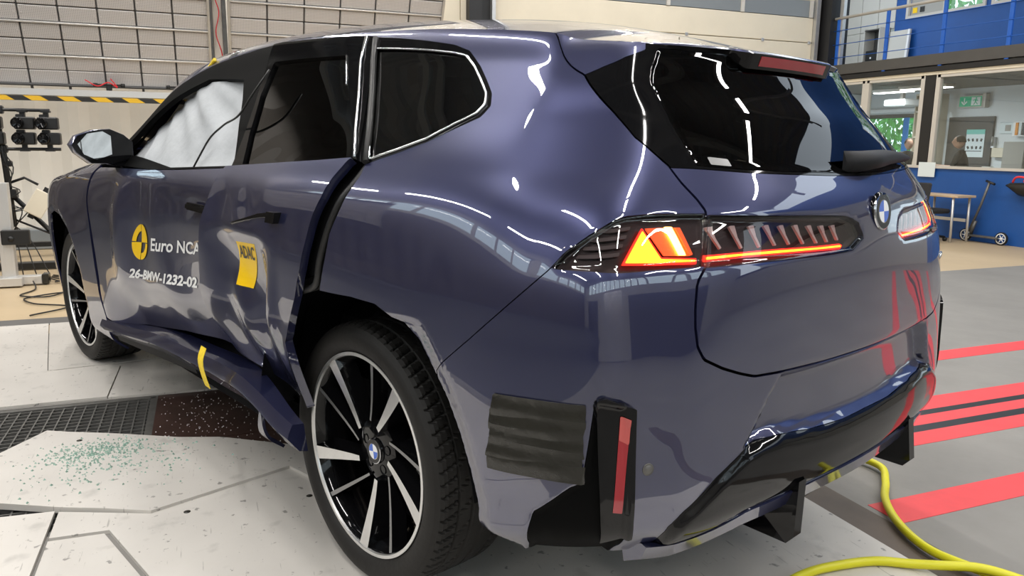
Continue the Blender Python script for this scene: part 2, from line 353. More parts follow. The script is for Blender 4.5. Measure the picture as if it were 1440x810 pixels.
# outlines on the body surface: (s, v) = (metres round the body from the nose, metres up from the sill)
FEAT = {
  'ARCH_R': [(3.878,-0.160),(3.930,0.084),(3.939,0.210),(3.965,0.330),(4.017,0.444),(4.104,0.540),(4.225,0.600),(4.355,0.624),(4.532,0.630),(4.629,0.625),(4.715,0.593),(4.771,0.558),(4.816,0.497),(4.858,0.436),(4.899,0.358),(4.936,0.267),(4.967,0.151),(4.969,0.059),(5.032,0.000),(5.015,-0.160)],
  'ARCH_F': [(0.928,-0.210),(1.006,0.138),(1.041,0.306),(1.119,0.462),(1.258,0.576),(1.423,0.612),(1.579,0.600),(1.727,0.546),(1.848,0.444),(1.917,0.318),(1.943,0.168),(1.952,-0.210)],
  'FRONTDOOR': [(2.273,0.900),(2.247,0.738),(2.238,0.588),(2.247,0.408),(2.265,0.288),(2.308,0.186),(2.404,0.171),(2.729,0.206),(3.127,0.262),(3.474,0.294),(3.640,0.300),(3.630,0.370),(3.620,0.500),(3.650,0.620),(3.690,0.750),(3.730,0.900),(3.706,0.921),(3.528,0.915),(3.278,0.905),(3.025,0.899)],
  'REARDOOR': [(3.706,0.921),(3.692,0.900),(3.691,0.851),(3.656,0.762),(3.631,0.692),(3.600,0.619),(3.576,0.497),(3.594,0.373),(3.620,0.300),(3.775,0.286),(3.931,0.263),(4.119,0.222),(4.139,0.306),(4.174,0.448),(4.201,0.474),(4.232,0.525),(4.272,0.590),(4.291,0.631),(4.313,0.672),(4.337,0.729),(4.361,0.788),(4.390,0.845),(4.398,0.896),(4.413,0.943),(4.426,0.953),(4.264,0.943),(4.074,0.935),(3.822,0.926)],
  'QUARTERGAP': [(4.475,0.952),(4.479,0.938),(4.488,0.910),(4.483,0.872),(4.467,0.820),(4.435,0.767),(4.422,0.711),(4.402,0.661),(4.386,0.618),(4.234,0.576),(4.026,0.408),(3.956,0.240),(3.878,0.084),(3.800,-0.200),(2.100,-0.200),(2.100,1.030),(3.700,0.960),(4.420,0.960)],
  'DLO': [(2.212,0.930),(2.299,1.231),(2.473,1.375),(2.655,1.345),(2.881,1.351),(3.123,1.369),(3.375,1.375),(3.609,1.397),(3.870,1.391),(4.099,1.383),(4.280,1.370),(4.410,1.357),(4.529,1.342),(4.589,1.323),(4.649,1.271),(4.739,1.177),(4.763,1.134),(4.757,1.098),(4.704,1.058),(4.646,1.013),(4.576,0.978),(4.483,0.943),(4.425,0.954),(4.263,0.944),(4.072,0.936),(3.796,0.926),(3.523,0.918),(3.203,0.907),(2.964,0.901)],
  'W1': [(2.343,1.014),(2.429,1.105),(2.629,1.207),(2.828,1.255),(3.123,1.297),(3.440,1.262),(3.511,1.183),(3.586,1.086),(3.726,0.931),(3.512,0.925),(3.189,0.915)],
  'W2': [(3.623,1.317),(3.781,1.319),(4.068,1.317),(4.166,1.211),(4.271,1.103),(4.421,0.962),(4.255,0.952),(4.066,0.942),(3.798,0.933),(3.719,1.044),(3.648,1.191)],
  'W3': [(4.196,1.335),(4.307,1.331),(4.431,1.324),(4.544,1.314),(4.589,1.305),(4.632,1.270),(4.725,1.174),(4.744,1.138),(4.737,1.108),(4.694,1.072),(4.640,1.022),(4.569,0.987),(4.485,0.955),(4.339,1.134)],
  'SEAM_E': [(4.720,1.600),(4.820,1.410),(4.965,1.352),(5.109,1.286),(5.178,1.169),(5.259,1.045),(5.372,0.955),(5.401,0.913),(5.433,0.876),(5.450,0.851),(5.453,0.831),(5.450,0.744),(5.430,0.715),(5.425,0.666),(5.425,0.627),(5.431,0.587),(5.447,0.561),(5.494,0.538),(5.541,0.521),(5.585,0.508),(5.663,0.505),(5.834,0.500),(5.933,0.500),(6.300,0.500),(6.300,1.600)],
  'BLACK': [(5.109,1.286),(5.166,1.316),(5.246,1.348),(5.364,1.376),(5.360,1.600),(6.300,1.600),(6.300,0.945),(6.037,0.945),(5.888,0.942),(5.739,0.944),(5.610,0.946),(5.497,0.948),(5.382,0.949),(5.372,0.955),(5.259,1.045),(5.178,1.169)],
  'GLASS': [(5.412,1.356),(5.384,1.326),(5.371,1.286),(5.397,1.194),(5.415,1.097),(5.437,1.019),(5.460,0.956),(5.613,0.954),(5.744,0.952),(5.894,0.951),(6.045,0.954),(6.300,0.954),(6.300,1.375),(5.430,1.385)],
  'LAMPO': [(5.124,0.752),(5.148,0.782),(5.191,0.814),(5.237,0.842),(5.260,0.848),(5.306,0.849),(5.375,0.846),(5.447,0.844),(5.453,0.831),(5.450,0.745),(5.380,0.746),(5.342,0.747),(5.263,0.748),(5.200,0.752)],
  'LAMPL': [(5.454,0.841),(5.539,0.838),(5.639,0.835),(5.769,0.830),(5.912,0.822),(5.954,0.806),(5.973,0.769),(5.920,0.743),(5.828,0.741),(5.699,0.742),(5.569,0.742),(5.450,0.742)],
  'SEAM_H': [(5.122,0.751),(5.076,0.707),(5.012,0.649),(4.939,0.586),(4.825,0.495),(4.807,-0.160),(6.300,-1.000),(6.300,0.860),(5.449,0.842),(5.237,0.842),(5.148,0.783)],
  'DIFF': [(5.361,0.042),(5.383,0.130),(5.413,0.183),(5.491,0.277),(5.562,0.329),(5.615,0.341),(5.683,0.344),(5.770,0.332),(5.857,0.322),(5.938,0.318),(6.300,0.318),(6.300,-1.000),(5.350,-0.300)],
  'CENTER': [(5.675,0.503),(5.633,0.449),(5.601,0.391),(5.558,0.322),(5.683,0.340),(5.857,0.320),(5.938,0.316),(6.300,0.310),(6.300,0.500),(5.933,0.500),(5.834,0.500)],
  'CLAD': [(5.217,0.501),(5.196,0.310),(5.173,0.293),(5.108,0.197),(5.098,0.032),(5.020,-0.200),(5.240,-0.200),(5.294,0.088),(5.288,0.446),(5.278,0.490)],
  'POD': [(5.220,0.501),(5.235,0.507),(5.295,0.483),(5.300,0.109),(5.242,0.068)],
  'FENDERSEAM': [(2.273,1.555),(2.221,0.738),(2.212,0.588),(2.221,0.408),(2.238,0.288),(2.291,0.186),(2.325,-0.160),(0.781,-0.160),(-0.500,0.000),(-0.500,1.600)],
  'TAPE': [(5.003,0.483),(5.112,0.488),(5.198,0.490),(5.199,0.310),(5.119,0.315),(5.001,0.307),(5.005,0.351),(5.006,0.408)],
  'SENSOR': [(5.329,0.340)],
  'LOGO': [(6.057,0.827),(6.048,0.790),(6.018,0.852)],
  'TRI': [(5.306,0.829),(5.269,0.763),(5.341,0.757),(5.437,0.753),(5.436,0.763),(5.356,0.770)],
  'TRI2': [(5.314,0.828),(5.388,0.825),(5.423,0.769),(5.362,0.773)],
  'BAR': [(5.355,0.826),(5.372,0.825),(5.409,0.770),(5.393,0.771)],
  'BAR2': [(5.380,0.824),(5.392,0.823),(5.426,0.770),(5.419,0.769)],
  'STRIP': [(5.455,0.767),(5.533,0.767),(5.654,0.766),(5.808,0.762),(5.895,0.761),(5.906,0.756),(5.897,0.750),(5.778,0.752),(5.653,0.754),(5.551,0.756),(5.455,0.755)],
  'RFL': [(5.266,0.470),(5.284,0.464),(5.277,0.219),(5.258,0.224)],
  'TXT_EURO': [(2.999,0.569),(3.404,0.600),(3.433,0.644),(3.026,0.619)],
  'TXT_CODE': [(2.716,0.427),(3.387,0.477),(3.403,0.514),(2.742,0.465)],
  'ROUNDEL': [(2.795,0.584),(2.961,0.592),(2.901,0.659),(2.822,0.510)],
  'STICKER': [(3.878,0.696),(4.034,0.704),(3.928,0.557),(3.823,0.556)],
  'TXT_ADAC': [(3.838,0.644),(3.962,0.649),(4.014,0.694),(3.873,0.685)],
  'BLADE_T': [(5.465,0.823),(5.527,0.823),(5.582,0.821),(5.628,0.820),(5.677,0.817),(5.729,0.815),(5.780,0.811),(5.829,0.808),(5.874,0.806)],
  'BLADE_B': [(5.498,0.777),(5.554,0.774),(5.605,0.773),(5.654,0.773),(5.702,0.772),(5.754,0.770),(5.806,0.768),(5.848,0.768),(5.890,0.769)],
}
# ---------------------------------------------------------------- cutting the surface into panels
def seg_sdf(U, poly):
    """signed distance of points U (n,2) to a closed polygon, negative inside"""
    P = np.asarray(poly, float); Q = np.roll(P, -1, 0); n = len(U); d = np.full(n, 1e9); ins = np.zeros(n, bool)
    x, y = U[:, 0], U[:, 1]
    for (ax, ay), (bx_, by) in zip(P, Q):
        ex, ey = bx_-ax, by-ay; L = ex*ex+ey*ey+1e-18
        t = np.clip(((x-ax)*ex+(y-ay)*ey)/L, 0, 1)
        d = np.minimum(d, (x-ax-t*ex)**2+(y-ay-t*ey)**2)
        c = ((ay > y) != (by > y)) & (x < (bx_-ax)*(y-ay)/(by-ay+1e-18)+ax)
        ins ^= c
    d = np.sqrt(d)
    return np.where(ins, -d, d)
def smooth01(x): x = np.clip(x, 0, 1); return x*x*(3-2*x)
def disp(U):
    """fine relief of the pressed body: recessed middle of the bumper, lamp recesses, turned-in arch lip"""
    d = np.zeros(len(U)); m = U[:, 0] > 4.3
    q = U[m]; e = np.zeros(len(q))
    e -= .030*smooth01(-seg_sdf(q, FEAT['CENTER'])/.022)
    e -= .006*smooth01((-seg_sdf(q, FEAT['LAMPL']))/.010)
    e -= .004*smooth01((-seg_sdf(q, FEAT['LAMPO']))/.010)
    e -= .004*smooth01((-seg_sdf(q, FEAT['GLASS']))/.012)
    e += .012*smooth01((-seg_sdf(q, FEAT['DIFF']))/.03)
    e -= .010*smooth01((-seg_sdf(q, FEAT['CLAD']))/.012)
    a = seg_sdf(q, FEAT['ARCH_R']); e -= .016*np.clip(1-a/.045, 0, 1)*(q[:, 1] < .6)
    d[m] = e
    m = U[:, 0] < 2.2
    a = seg_sdf(U[m], FEAT['ARCH_F']); d[m] -= .012*np.clip(1-a/.04, 0, 1)
    return d
def make_grid(s, v, fn=None, off=0.):
    S, V = np.meshgrid(s, v, indexing='ij'); U = np.stack([S.ravel(), V.ravel()], 1)
    P, N = body_grid(s, v)
    D = disp(U).reshape(S.shape)+off
    P = P+N*D[..., None]
    if fn is not None: P = fn(P)
    ds = np.gradient(P, axis=0); dv = np.gradient(P, axis=1); N = np.cross(ds, dv); N /= np.linalg.norm(N, axis=-1, keepdims=True)+1e-12
    return grid_mesh(P, N, U)
def grid_mesh(P, N, U):
    a, b = P.shape[:2]; I = np.arange(a*b).reshape(a, b)
    p, q, r, t = I[:-1, :-1].ravel(), I[1:, :-1].ravel(), I[1:, 1:].ravel(), I[:-1, 1:].ravel()
    T = np.concatenate([np.stack([p, r, t], 1), np.stack([p, q, r], 1)])
    return dict(P=P.reshape(-1, 3), N=N.reshape(-1, 3), U=U.reshape(-1, 2), T=T)
def clip(m, f):
    """keep the part of the mesh where f < 0"""
    T = m['T']; s = f < 0; c = s[T].sum(1)
    keep = T[c == 3]; one = T[c == 1]; two = T[c == 2]
    def rot(X, want):
        k = (s[X] == want).argmax(1); r = np.arange(len(X))
        return np.stack([X[r, k], X[r, (k+1) % 3], X[r, (k+2) % 3]], 1)
    one = rot(one, True); two = rot(two, False)
    E = np.concatenate([one[:, [0, 1]], one[:, [0, 2]], two[:, [0, 1]], two[:, [0, 2]]]) if len(one)+len(two) else np.zeros((0, 2), int)
    n0 = len(f); P, N, U = m['P'], m['N'], m['U']
    if len(E):
        Es = np.sort(E, 1); u, inv = np.unique(Es, axis=0, return_inverse=True); inv = inv.ravel()
        fa, fb = f[u[:, 0]], f[u[:, 1]]; t = (fa/(fa-fb))[:, None]
        add = lambda X: np.concatenate([X, X[u[:, 0]]*(1-t)+X[u[:, 1]]*t])
        P, N, U = add(P), add(N), add(U); N = N/(np.linalg.norm(N, axis=1, keepdims=True)+1e-12)
        id_ = n0+inv; a, b = len(one), len(two)
        e1, e2 = id_[:a], id_[a:2*a]; g1, g2 = id_[2*a:2*a+b], id_[2*a+b:]
        new = [keep]
        if a: new.append(np.stack([one[:, 0], e1, e2], 1))
        if b: new += [np.stack([g1, two[:, 1], two[:, 2]], 1), np.stack([g1, two[:, 2], g2], 1)]
        keep = np.concatenate(new)
    used = np.unique(keep); mp = np.full(len(P), -1); mp[used] = np.arange(len(used))
    return dict(P=P[used], N=N[used], U=U[used], T=mp[keep])
def inside(m, poly, g=0.): return clip(m, seg_sdf(m['U'], poly)+g)
def outside(m, poly, g=0.): return clip(m, -(seg_sdf(m['U'], poly)-g))
def fel(name): return FEAT[name]
def mirror(m):
    F = np.array([1, -1, 1.])
    return dict(P=m['P']*F, N=m['N']*F, U=m['U'], T=m['T'][:, ::-1])
def joinm(*ms):
    P, N, U, T, n = [], [], [], [], 0
    for m in ms:
        P.append(m['P']); N.append(m['N']); U.append(m['U']); T.append(m['T']+n); n += len(m['P'])
    m = dict(P=np.concatenate(P), N=np.concatenate(N), U=np.concatenate(U), T=np.concatenate(T))
    c = np.abs(m['P'][:, 1]) < 1e-5                    # weld the two halves on the centre line
    if c.any():
        key = np.round(m['P'], 5); _, first, inv = np.unique(key[c], axis=0, return_index=True, return_inverse=True)
        ix = np.where(c)[0]; mp = np.arange(len(m['P'])); mp[ix] = ix[first][inv.ravel()]; m['T'] = mp[m['T']]
    return m
def move(m, d): return dict(P=m['P']+m['N']*d, N=m['N'], U=m['U'], T=m['T'])
def rim(m, th):
    """turn the cut edges in by th so that a panel has an edge"""
    T = m['T']; E = np.concatenate([T[:, [0, 1]], T[:, [1, 2]], T[:, [2, 0]]]); Es = np.sort(E, 1)
    _, idx, cnt = np.unique(Es, axis=0, return_index=True, return_counts=True); B = E[idx[cnt == 1]]
    if th == 0 or not len(B): return m['P'], m['N'], T, 0
    P, N = m['P'], m['N']; a, b = B[:, 0], B[:, 1]; n = len(P); k = len(B)
    d = P[b]-P[a]; nn = np.cross(d, N[a]); nn /= np.linalg.norm(nn, axis=1, keepdims=True)+1e-12
    P2 = np.concatenate([P, P[a], P[b], P[a]-N[a]*th, P[b]-N[b]*th]); N2 = np.concatenate([N, nn, nn, nn, nn])
    i = np.arange(k); A, Bb, C, D = n+i, n+k+i, n+2*k+i, n+3*k+i
    T2 = np.concatenate([T, np.stack([A, C, D], 1), np.stack([A, D, Bb], 1)])
    return P2, N2, T2, 2*k
def put(name, m, mt, parent, th=.010, normals=True):
    if len(m['T']) == 0: print('EMPTY PIECE', name); return None
    used = np.unique(m['T']); mp = np.full(len(m['P']), -1); mp[used] = np.arange(len(used))
    m = dict(P=m['P'][used], N=m['N'][used], U=m['U'][used], T=mp[m['T']])
    P, N, T, _ = rim(m, th)
    me = bpy.data.meshes.new(name); me.vertices.add(len(P)); me.vertices.foreach_set('co', P.astype(np.float32).ravel())
    me.loops.add(3*len(T)); me.loops.foreach_set('vertex_index', T.astype(np.int32).ravel())
    me.polygons.add(len(T)); me.polygons.foreach_set('loop_start', np.arange(0, 3*len(T), 3, dtype=np.int32)); me.polygons.foreach_set('loop_total', np.full(len(T), 3, np.int32))
    me.polygons.foreach_set('use_smooth', np.ones(len(T), bool)); me.update(calc_edges=True); me.validate()
    if normals and len(me.vertices) == len(N): me.normals_split_custom_set_from_vertices(N.astype(np.float32).tolist())
    me.materials.append(mt)
    return link(bpy.data.objects.new(name, me), parent)
def patch(poly, res=.004, off=0., fn=None, pad=.01):
    a = np.asarray(poly); s0, v0 = a.min(0)-pad; s1, v1 = a.max(0)+pad
    s1 = min(s1, SMAX); v1 = min(v1, VK[-1]); v0 = max(v0, 0); s0 = max(s0, 0)
    g = make_grid(np.linspace(s0, s1, max(3, int((s1-s0)/res)+1)), np.linspace(v0, v1, max(3, int((v1-v0)/res)+1)), fn=fn, off=off)
    return inside(g, poly)
def at(s, v, off=0.):
    g = make_grid(np.array([s-.002, s, s+.002]), np.array([v-.002, v, v+.002]), off=off)
    return Vector(g['P'][4]), Vector(g['N'][4])
# ---------------------------------------------------------------- crash damage of the two left doors: y offset as a function of (x, z)
g2 = lambda x, c, w_: np.exp(-((x-c)/w_)**2)
def hurt_front(P):
    x, y, z = P[..., 0], P[..., 1], P[..., 2]
    wt = smooth01((1.10-z)/.12)
    d = -.050*g2(x, .98, .42)*g2(z, .66, .36)
    d += -.085*smooth01((.66-z)/.28)*smooth01((2.08-x)/.35)
    d += .018*g2(x+.35*(z-.7), 1.74, .08)*g2(z, .84, .20) - .022*g2(x+.3*(z-.7), 1.54, .12)*g2(z, .80, .25)
    d += .012*g2(x-.5*(z-.6), 1.20, .14)*g2(z, .62, .2)
    d += .004*np.sin(9*x+7*z)*g2(z, .65, .3)
    P = P.copy(); P[..., 1] = y+d*wt; return P
def hurt_rear(P):
    x, y, z = P[..., 0], P[..., 1], P[..., 2]
    wt = smooth01((1.13-z)/.10)
    e = smooth01((x-.16)/.16)*smooth01((z-.40)/.12)
    d = .006*g2(x, .74, .09)*g2(z, .78, .36)-.022*g2(x, .60, .10)*g2(z, .82, .30)
    d += e*(-.034*g2(x, .42, .17)*g2(z, .80, .16)+.016*g2(z, .95, .045)*g2(x, .42, .30)
            +.024*g2(x+.25*(z-.7), .27, .05)*g2(z, .74, .16)-.016*g2(x+.2*(z-.7), .36, .05)*g2(z, .72, .14)
            +.014*g2(x-.3*(z-.7), .52, .06)*g2(z, .66, .14)+.003*np.sin(19*x-9*z)*np.sin(12*z+3*x))
    d += -.105*smooth01((.74-z)/.34)*smooth01((x-.10)/.2)*(1+.10*np.sin(16*x+1.2)*smooth01((.66-z)/.1))
    P = P.copy(); P[..., 1] = y+d*wt; return P
# ---------------------------------------------------------------- hall shell
def st(name, parts, mt, bev=0):
    bm = bmesh.new()
    for p in parts: bx(bm, p[0], p[1], p[2] if len(p) > 2 else None, p[3] if len(p) > 3 else 0)
    return tag(from_bm(name, bm, mt), kind='structure')
def rng_box(x0, x1, y0, y1, z0, z1): return ((.5*(x0+x1), .5*(y0+y1), .5*(z0+z1)), (x1-x0, y1-y0, z1-z0))
ZF0 = -.012
st('floor', [rng_box(-9.3, .30, -8.4, 2.9, -.2, ZF0), rng_box(.30, 1.66, -8.4, -.95, -.2, ZF0), rng_box(.30, 1.66, 2.62, 2.9, -.2, ZF0), rng_box(1.66, 3.2, -8.4, 2.9, -.2, ZF0)], M['conc'])
st('floor_far', [rng_box(3.2, 8.2, -8.4, 3.4, -.2, ZF0)], M['beige'])
st('floor_left', [rng_box(-9.3, 8.2, 3.4, 7.6, -.2, ZF0), rng_box(-9.3, 3.2, 2.9, 3.4, -.2, ZF0)], M['darkfloor'])
st('floor_pit', [rng_box(.2, 1.76, -1.1, 2.7, -.75, -.7), rng_box(.28, .30, -.95, 2.62, -.7, -.02), rng_box(1.66, 1.68, -.95, 2.62, -.7, -.02), rng_box(.3, 1.66, 2.62, 2.64, -.7, -.02)], M['void'])
st('floor_strip', [rng_box(3.46, 3.66, .2, 7.5, ZF0, ZF0+.006)], M['strip'])
st('floor_channel', [rng_box(-3, .30, -.90, -.76, ZF0, ZF0+.003)], M['channel'])
for x0, x1, y0 in ((.82, .97, -.9), (.215, .355, -.9), (.075, .165, -.9), (-.095, .015, -.9), (-.575, -.435, -.93)):
    st('floor_marking', [rng_box(x0, x1, -7.2, y0, ZF0, ZF0+.0016)], M['red'])
for x0, x1 in ((.165, .215), (.015, .075)):
    st('floor_rail', [rng_box(x0, x1, -7.2, -.9, ZF0, ZF0+.0016)], M['ink'])
# far wall: pale trapezoidal sheet on the left, then concrete blocks, black column, sectional door
def corrugated(name, x, y0, y1, z0, z1, mt, pitch=.30, depth=.04, axis='x', sgn=-1):
    bm = bmesh.new(); n = int(abs(y1-y0)/pitch*4); vs = []
    for i in range(n+1):
        y = y0+(y1-y0)*i/n; d = depth*(1 if (i % 4) in (1, 2) else 0)*sgn
        p = (lambda z: (x+d, y, z)) if axis == 'x' else (lambda z: (y, x+d, z))
        vs.append((bm.verts.new(p(z0)), bm.verts.new(p(z1))))
    for i in range(n): bm.faces.new((vs[i][0], vs[i+1][0], vs[i+1][1], vs[i][1]))
    return tag(from_bm(name, bm, mt), kind='structure')
corrugated('wall_far', 7.95, 3.9, -1.4, 0, 6.6, M['cream'], .42, .05)
corrugated('wall_far_left', 7.95, 7.5, 3.9, 0, 6.6, M['lining'], .42, .05)
wb = tag(thing('wall_blocks', None, None), kind='structure')
for i in range(6):
    for j in range(16):
        bm = bmesh.new(); w_ = .42; y = -1.45-.21-w_*0-(.42*(i % 2))*0; 
        bx(bm, (7.98, -1.56-.40*(i % 3), .10+.41*j), (.1, .39, .40), bev=.004)
        if i < 3: from_bm('block', bm, M['cream2'], wb)
        else: bm.free()
st('wall_far_upper', [rng_box(8.02, 8.12, -8.6, 7.6, 0, 6.6)], M['wallwhite'])
st('column_far', [rng_box(7.80, 8.0, -2.42, -2.24, 0, 6.6), rng_box(7.9, 8.0, -2.58, -2.42, 0, 6.6)], M['blackcol'])
st('trim_1', [rng_box(7.82, 7.9, -2.62, -2.57, 0, 6.6)], M['galv'])
door = tag(thing('door_1', None, None), kind='structure')
for k in range(8):
    z1 = 3.21-.385*k; z0 = z1-.375
    if z0 < -.3: break
    bm = bmesh.new(); bx(bm, (7.95, -5.36, (max(z0, 0)+z1)/2), (.04, 5.44, z1-max(z0, 0)), bev=.008); from_bm('door_panel', bm, M['cream2'], door)
    if k:
        bm = bmesh.new()
        for y in (-2.9, -4.3, -5.7, -7.1, -8.02): bx(bm, (7.925, y, z1+.005), (.02, .05, .05), bev=.004)
        from_bm('door_hinges', bm, M['galv'], door)['kind'] = 'stuff'
bm = bmesh.new(); bx(bm, (7.95, -5.36, 3.345), (.03, 5.44, .25)); from_bm('door_glazing', bm, M['greydoor'], door)
for k in range(5):
    bm = bmesh.new(); bx(bm, (7.95, -5.36, 3.66+.385*k), (.04, 5.44, .375), bev=.008); from_bm('door_panel', bm, M['cream2'], door)
bm = bmesh.new()
for k in range(5): bx(bm, (7.93, -2.7-1.33*k, 3.345), (.03, .06, .26))
from_bm('door_glazing_bars', bm, M['frame'], door)
st('trim_2', [rng_box(7.86, 7.96, -8.15, -8.08, 0, 6.6)], M['galv'])
st('column_corner', [rng_box(7.7, 8.1, -8.58, -8.22, 0, 6.6)], M['blackcol'])
st('trim_3', [rng_box(7.55, 7.62, -8.38, -8.32, 2.3, 6.6)], M['galv'])
# office block on the right: blue parapet, windows, slab, gallery
YO = -8.33
def glass(name, x0, x1, y, z0, z1, n=1):
    bm = bmesh.new(); bx(bm, (.5*(x0+x1), y, .5*(z0+z1)), (x1-x0, .006, z1-z0)); return tag(from_bm(name, bm, M['clear']), kind='structure')
st('wall_right', [rng_box(1.2, 7.7, YO-.10, YO, ZF0, .92)], M['bluewall'])
st('wall_right_rear', [rng_box(-9.3, 1.2, YO-.10, YO, ZF0, .92), rng_box(-9.3, -.8, YO-.1, YO, .955, 2.24)], M['wallgrey'])
st('trim_4', [rng_box(-9.3, 7.7, YO-.10, YO+.03, .92, .955)], M['frame'])
wins = [(6.99, 7.66), (5.94, 6.95), (3.6, 5.72), (1.4, 3.5), (-.8, 1.3)]
for i, (a, b) in enumerate(wins):
    w_ = tag(thing('window_%d' % (i+1), None, None), kind='structure')
    for nm, q in (('frame_side', rng_box(a-.02, a+.045, YO-.06, YO+.01, .955, 2.19)), ('frame_side', rng_box(b-.045, b+.02, YO-.06, YO+.01, .955, 2.19)), ('frame_top', rng_box(a, b, YO-.06, YO+.01, 2.15, 2.19))):
        bm = bmesh.new(); bx(bm, *q); from_bm(nm, bm, M['frame'], w_)
    bm = bmesh.new(); bx(bm, *rng_box(a+.04, b-.04, YO-.034, YO-.028, .955, 2.15)); from_bm('pane', bm, M['clear'], w_)
st('column_office', [rng_box(5.755, 5.925, YO-.1, YO+.005, .955, 2.24), rng_box(3.52, 3.58, YO-.1, YO, .955, 2.24), rng_box(1.32, 1.38, YO-.1, YO, .955, 2.24)], M['blackcol'])
st('trim_5', [rng_box(-9.3, 7.7, YO-.10, YO+.02, 2.19, 2.232)], M['cream2'])
st('slab', [rng_box(-9.3, 10.3, -13.0, YO-.02, 2.24, 2.32), rng_box(-9.3, 7.75, YO-.08, YO+.03, 2.32, 2.47)], M['slab'])
st('slab_edge', [rng_box(-9.3, 7.75, YO-.08, YO+.045, 2.236, 2.30)], M['blackcol'])
# office interior
st('floor_office', [rng_box(2.6, 10.2, -11.6, YO-.1, -.1, ZF0)], M['slab'])
YB = -11.5
st('wall_office_back', [rng_box(2.6, 8.72, YB-.1, YB, ZF0, 2.24), rng_box(8.72, 10.1, YB-.1, YB, ZF0, .70), rng_box(8.72, 10.1, YB-.1, YB, 1.80, 2.24), rng_box(10.0, 10.1, YB, YO-.1, ZF0, 2.24), rng_box(2.5, 2.6, YB, YO-.1, ZF0, 2.24)], M['office'])
w_ = tag(thing('window_6', None, None), kind='structure')
bm = bmesh.new(); bx(bm, *rng_box(8.72, 10.0, YB-.06, YB-.05, .70, 1.80)); from_bm('pane', bm, M['clear'], w_)
bm = bmesh.new(); bx(bm, *rng_box(8.72, 10.0, YB-.02, YB+.03, 1.76, 1.83)); from_bm('frame_top', bm, M['slab'], w_)
dr = tag(thing('door_2', None, None), kind='structure')
bm = bmesh.new(); bx(bm, *rng_box(7.17, 8.03, YB, YB+.05, 0, 1.74)); from_bm('door_leaf', bm, M['slab'], dr)
bm = bmesh.new(); tube(bm, [(7.13, YB+.09, 1.24), (7.13, YB+.09, 1.40)], .012, 8); bx(bm, (7.13, YB+.04, 1.30), (.05, .06, .18)); from_bm('door_handle', bm, M['galv'], dr)
# gallery above the office
YG = -10.6
st('wall_gallery', [rng_box(2.0, 8.66, YG-.1, YG, 2.32, 3.42), rng_box(8.42, 8.66, YG-.1, YG, 3.42, 6.6), rng_box(6.80, 6.90, YG-.1, YG, 3.42, 4.6), rng_box(-9.3, 8.66, YG-.1, YG, 4.5, 6.6), rng_box(2.0, 4.4, YG-.1, YG, 3.42, 4.5)], M['bluewall'])
st('wall_gallery_rear', [rng_box(-9.3, 2.0, YG-.1, YG, 2.32, 4.5)], M['wallgrey'])
gl_ = tag(thing('wall_gallery_side', None, None), kind='structure')
for k, (a, b) in enumerate(((8.67, 9.05), (9.06, 9.45), (9.46, 9.85))):
    for z0, z1 in ((2.32, 3.3), (3.31, 4.4), (4.41, 6.5)):
        if k == 0 and z0 < 3: continue
        bm = bmesh.new(); bx(bm, *rng_box(a, b, YG-.05, YG, z0, z1), bev=.005); from_bm('wall_panel', bm, M['office2'] if 'office2' in M else M['wallwhite'], gl_)
st('wall_gallery_end', [rng_box(9.85, 9.95, -13, -8.5, 2.3, 6.6)], M['wallgrey'])
for i, (a, b) in enumerate(((6.90, 8.42), (4.4, 6.80))):
    w_ = tag(thing('window_%d' % (7+i), None, None), kind='structure')
    for q in (rng_box(a, b, YG-.02, YG+.03, 3.42, 3.47), rng_box(a, a+.05, YG-.02, YG+.03, 3.47, 4.5), rng_box(b-.05, b, YG-.02, YG+.03, 3.47, 4.5), rng_box((a+b)/2-.02, (a+b)/2+.02, YG-.02, YG+.02, 3.47, 4.5)):
        bm = bmesh.new(); bx(bm, *q); from_bm('frame', bm, M['frame'], w_)
    bm = bmesh.new(); bx(bm, *rng_box(a+.05, b-.05, YG-.05, YG-.044, 3.47, 4.5)); from_bm('pane', bm, M['clear'], w_)
    if i == 0:
        bm = bmesh.new(); bx(bm, *rng_box(7.72, 8.37, YG-.04, YG-.03, 3.47, 4.5)); from_bm('blind', bm, M['wallgrey'], w_)
        for xx, mm in ((8.28, M['yellow']), (8.13, M['tape'])):
            bm = bmesh.new(); bx(bm, (xx, YG-.025, 3.56), (.09, .006, .09)); from_bm('sticker', bm, mm, w_)
# railing
rl_ = thing('gallery_railing', 'blue post railing with pale handrail and three wires along the gallery edge', 'railing', (0, YO+.01, 2.33))
for k in range(11):
    x = 7.62-.955*k; bm = bmesh.new(); bx(bm, (x, 0, .40), (.055, .03, .86), bev=.004); bx(bm, (x, -.01, .835), (.02, .02, .05)); from_bm('post', bm, M['bluerail'], rl_)
bm = bmesh.new(); tube(bm, [(7.75, 0, .85), (-2.2, 0, .85)], .022, 8); from_bm('handrail', bm, M['frame'], rl_)
for z in (.66, .45, .25):
    bm = bmesh.new(); tube(bm, [(7.70, .018, z), (-2.2, .018, z)], .006, 5); from_bm('wire', bm, M['bluerail'], rl_)
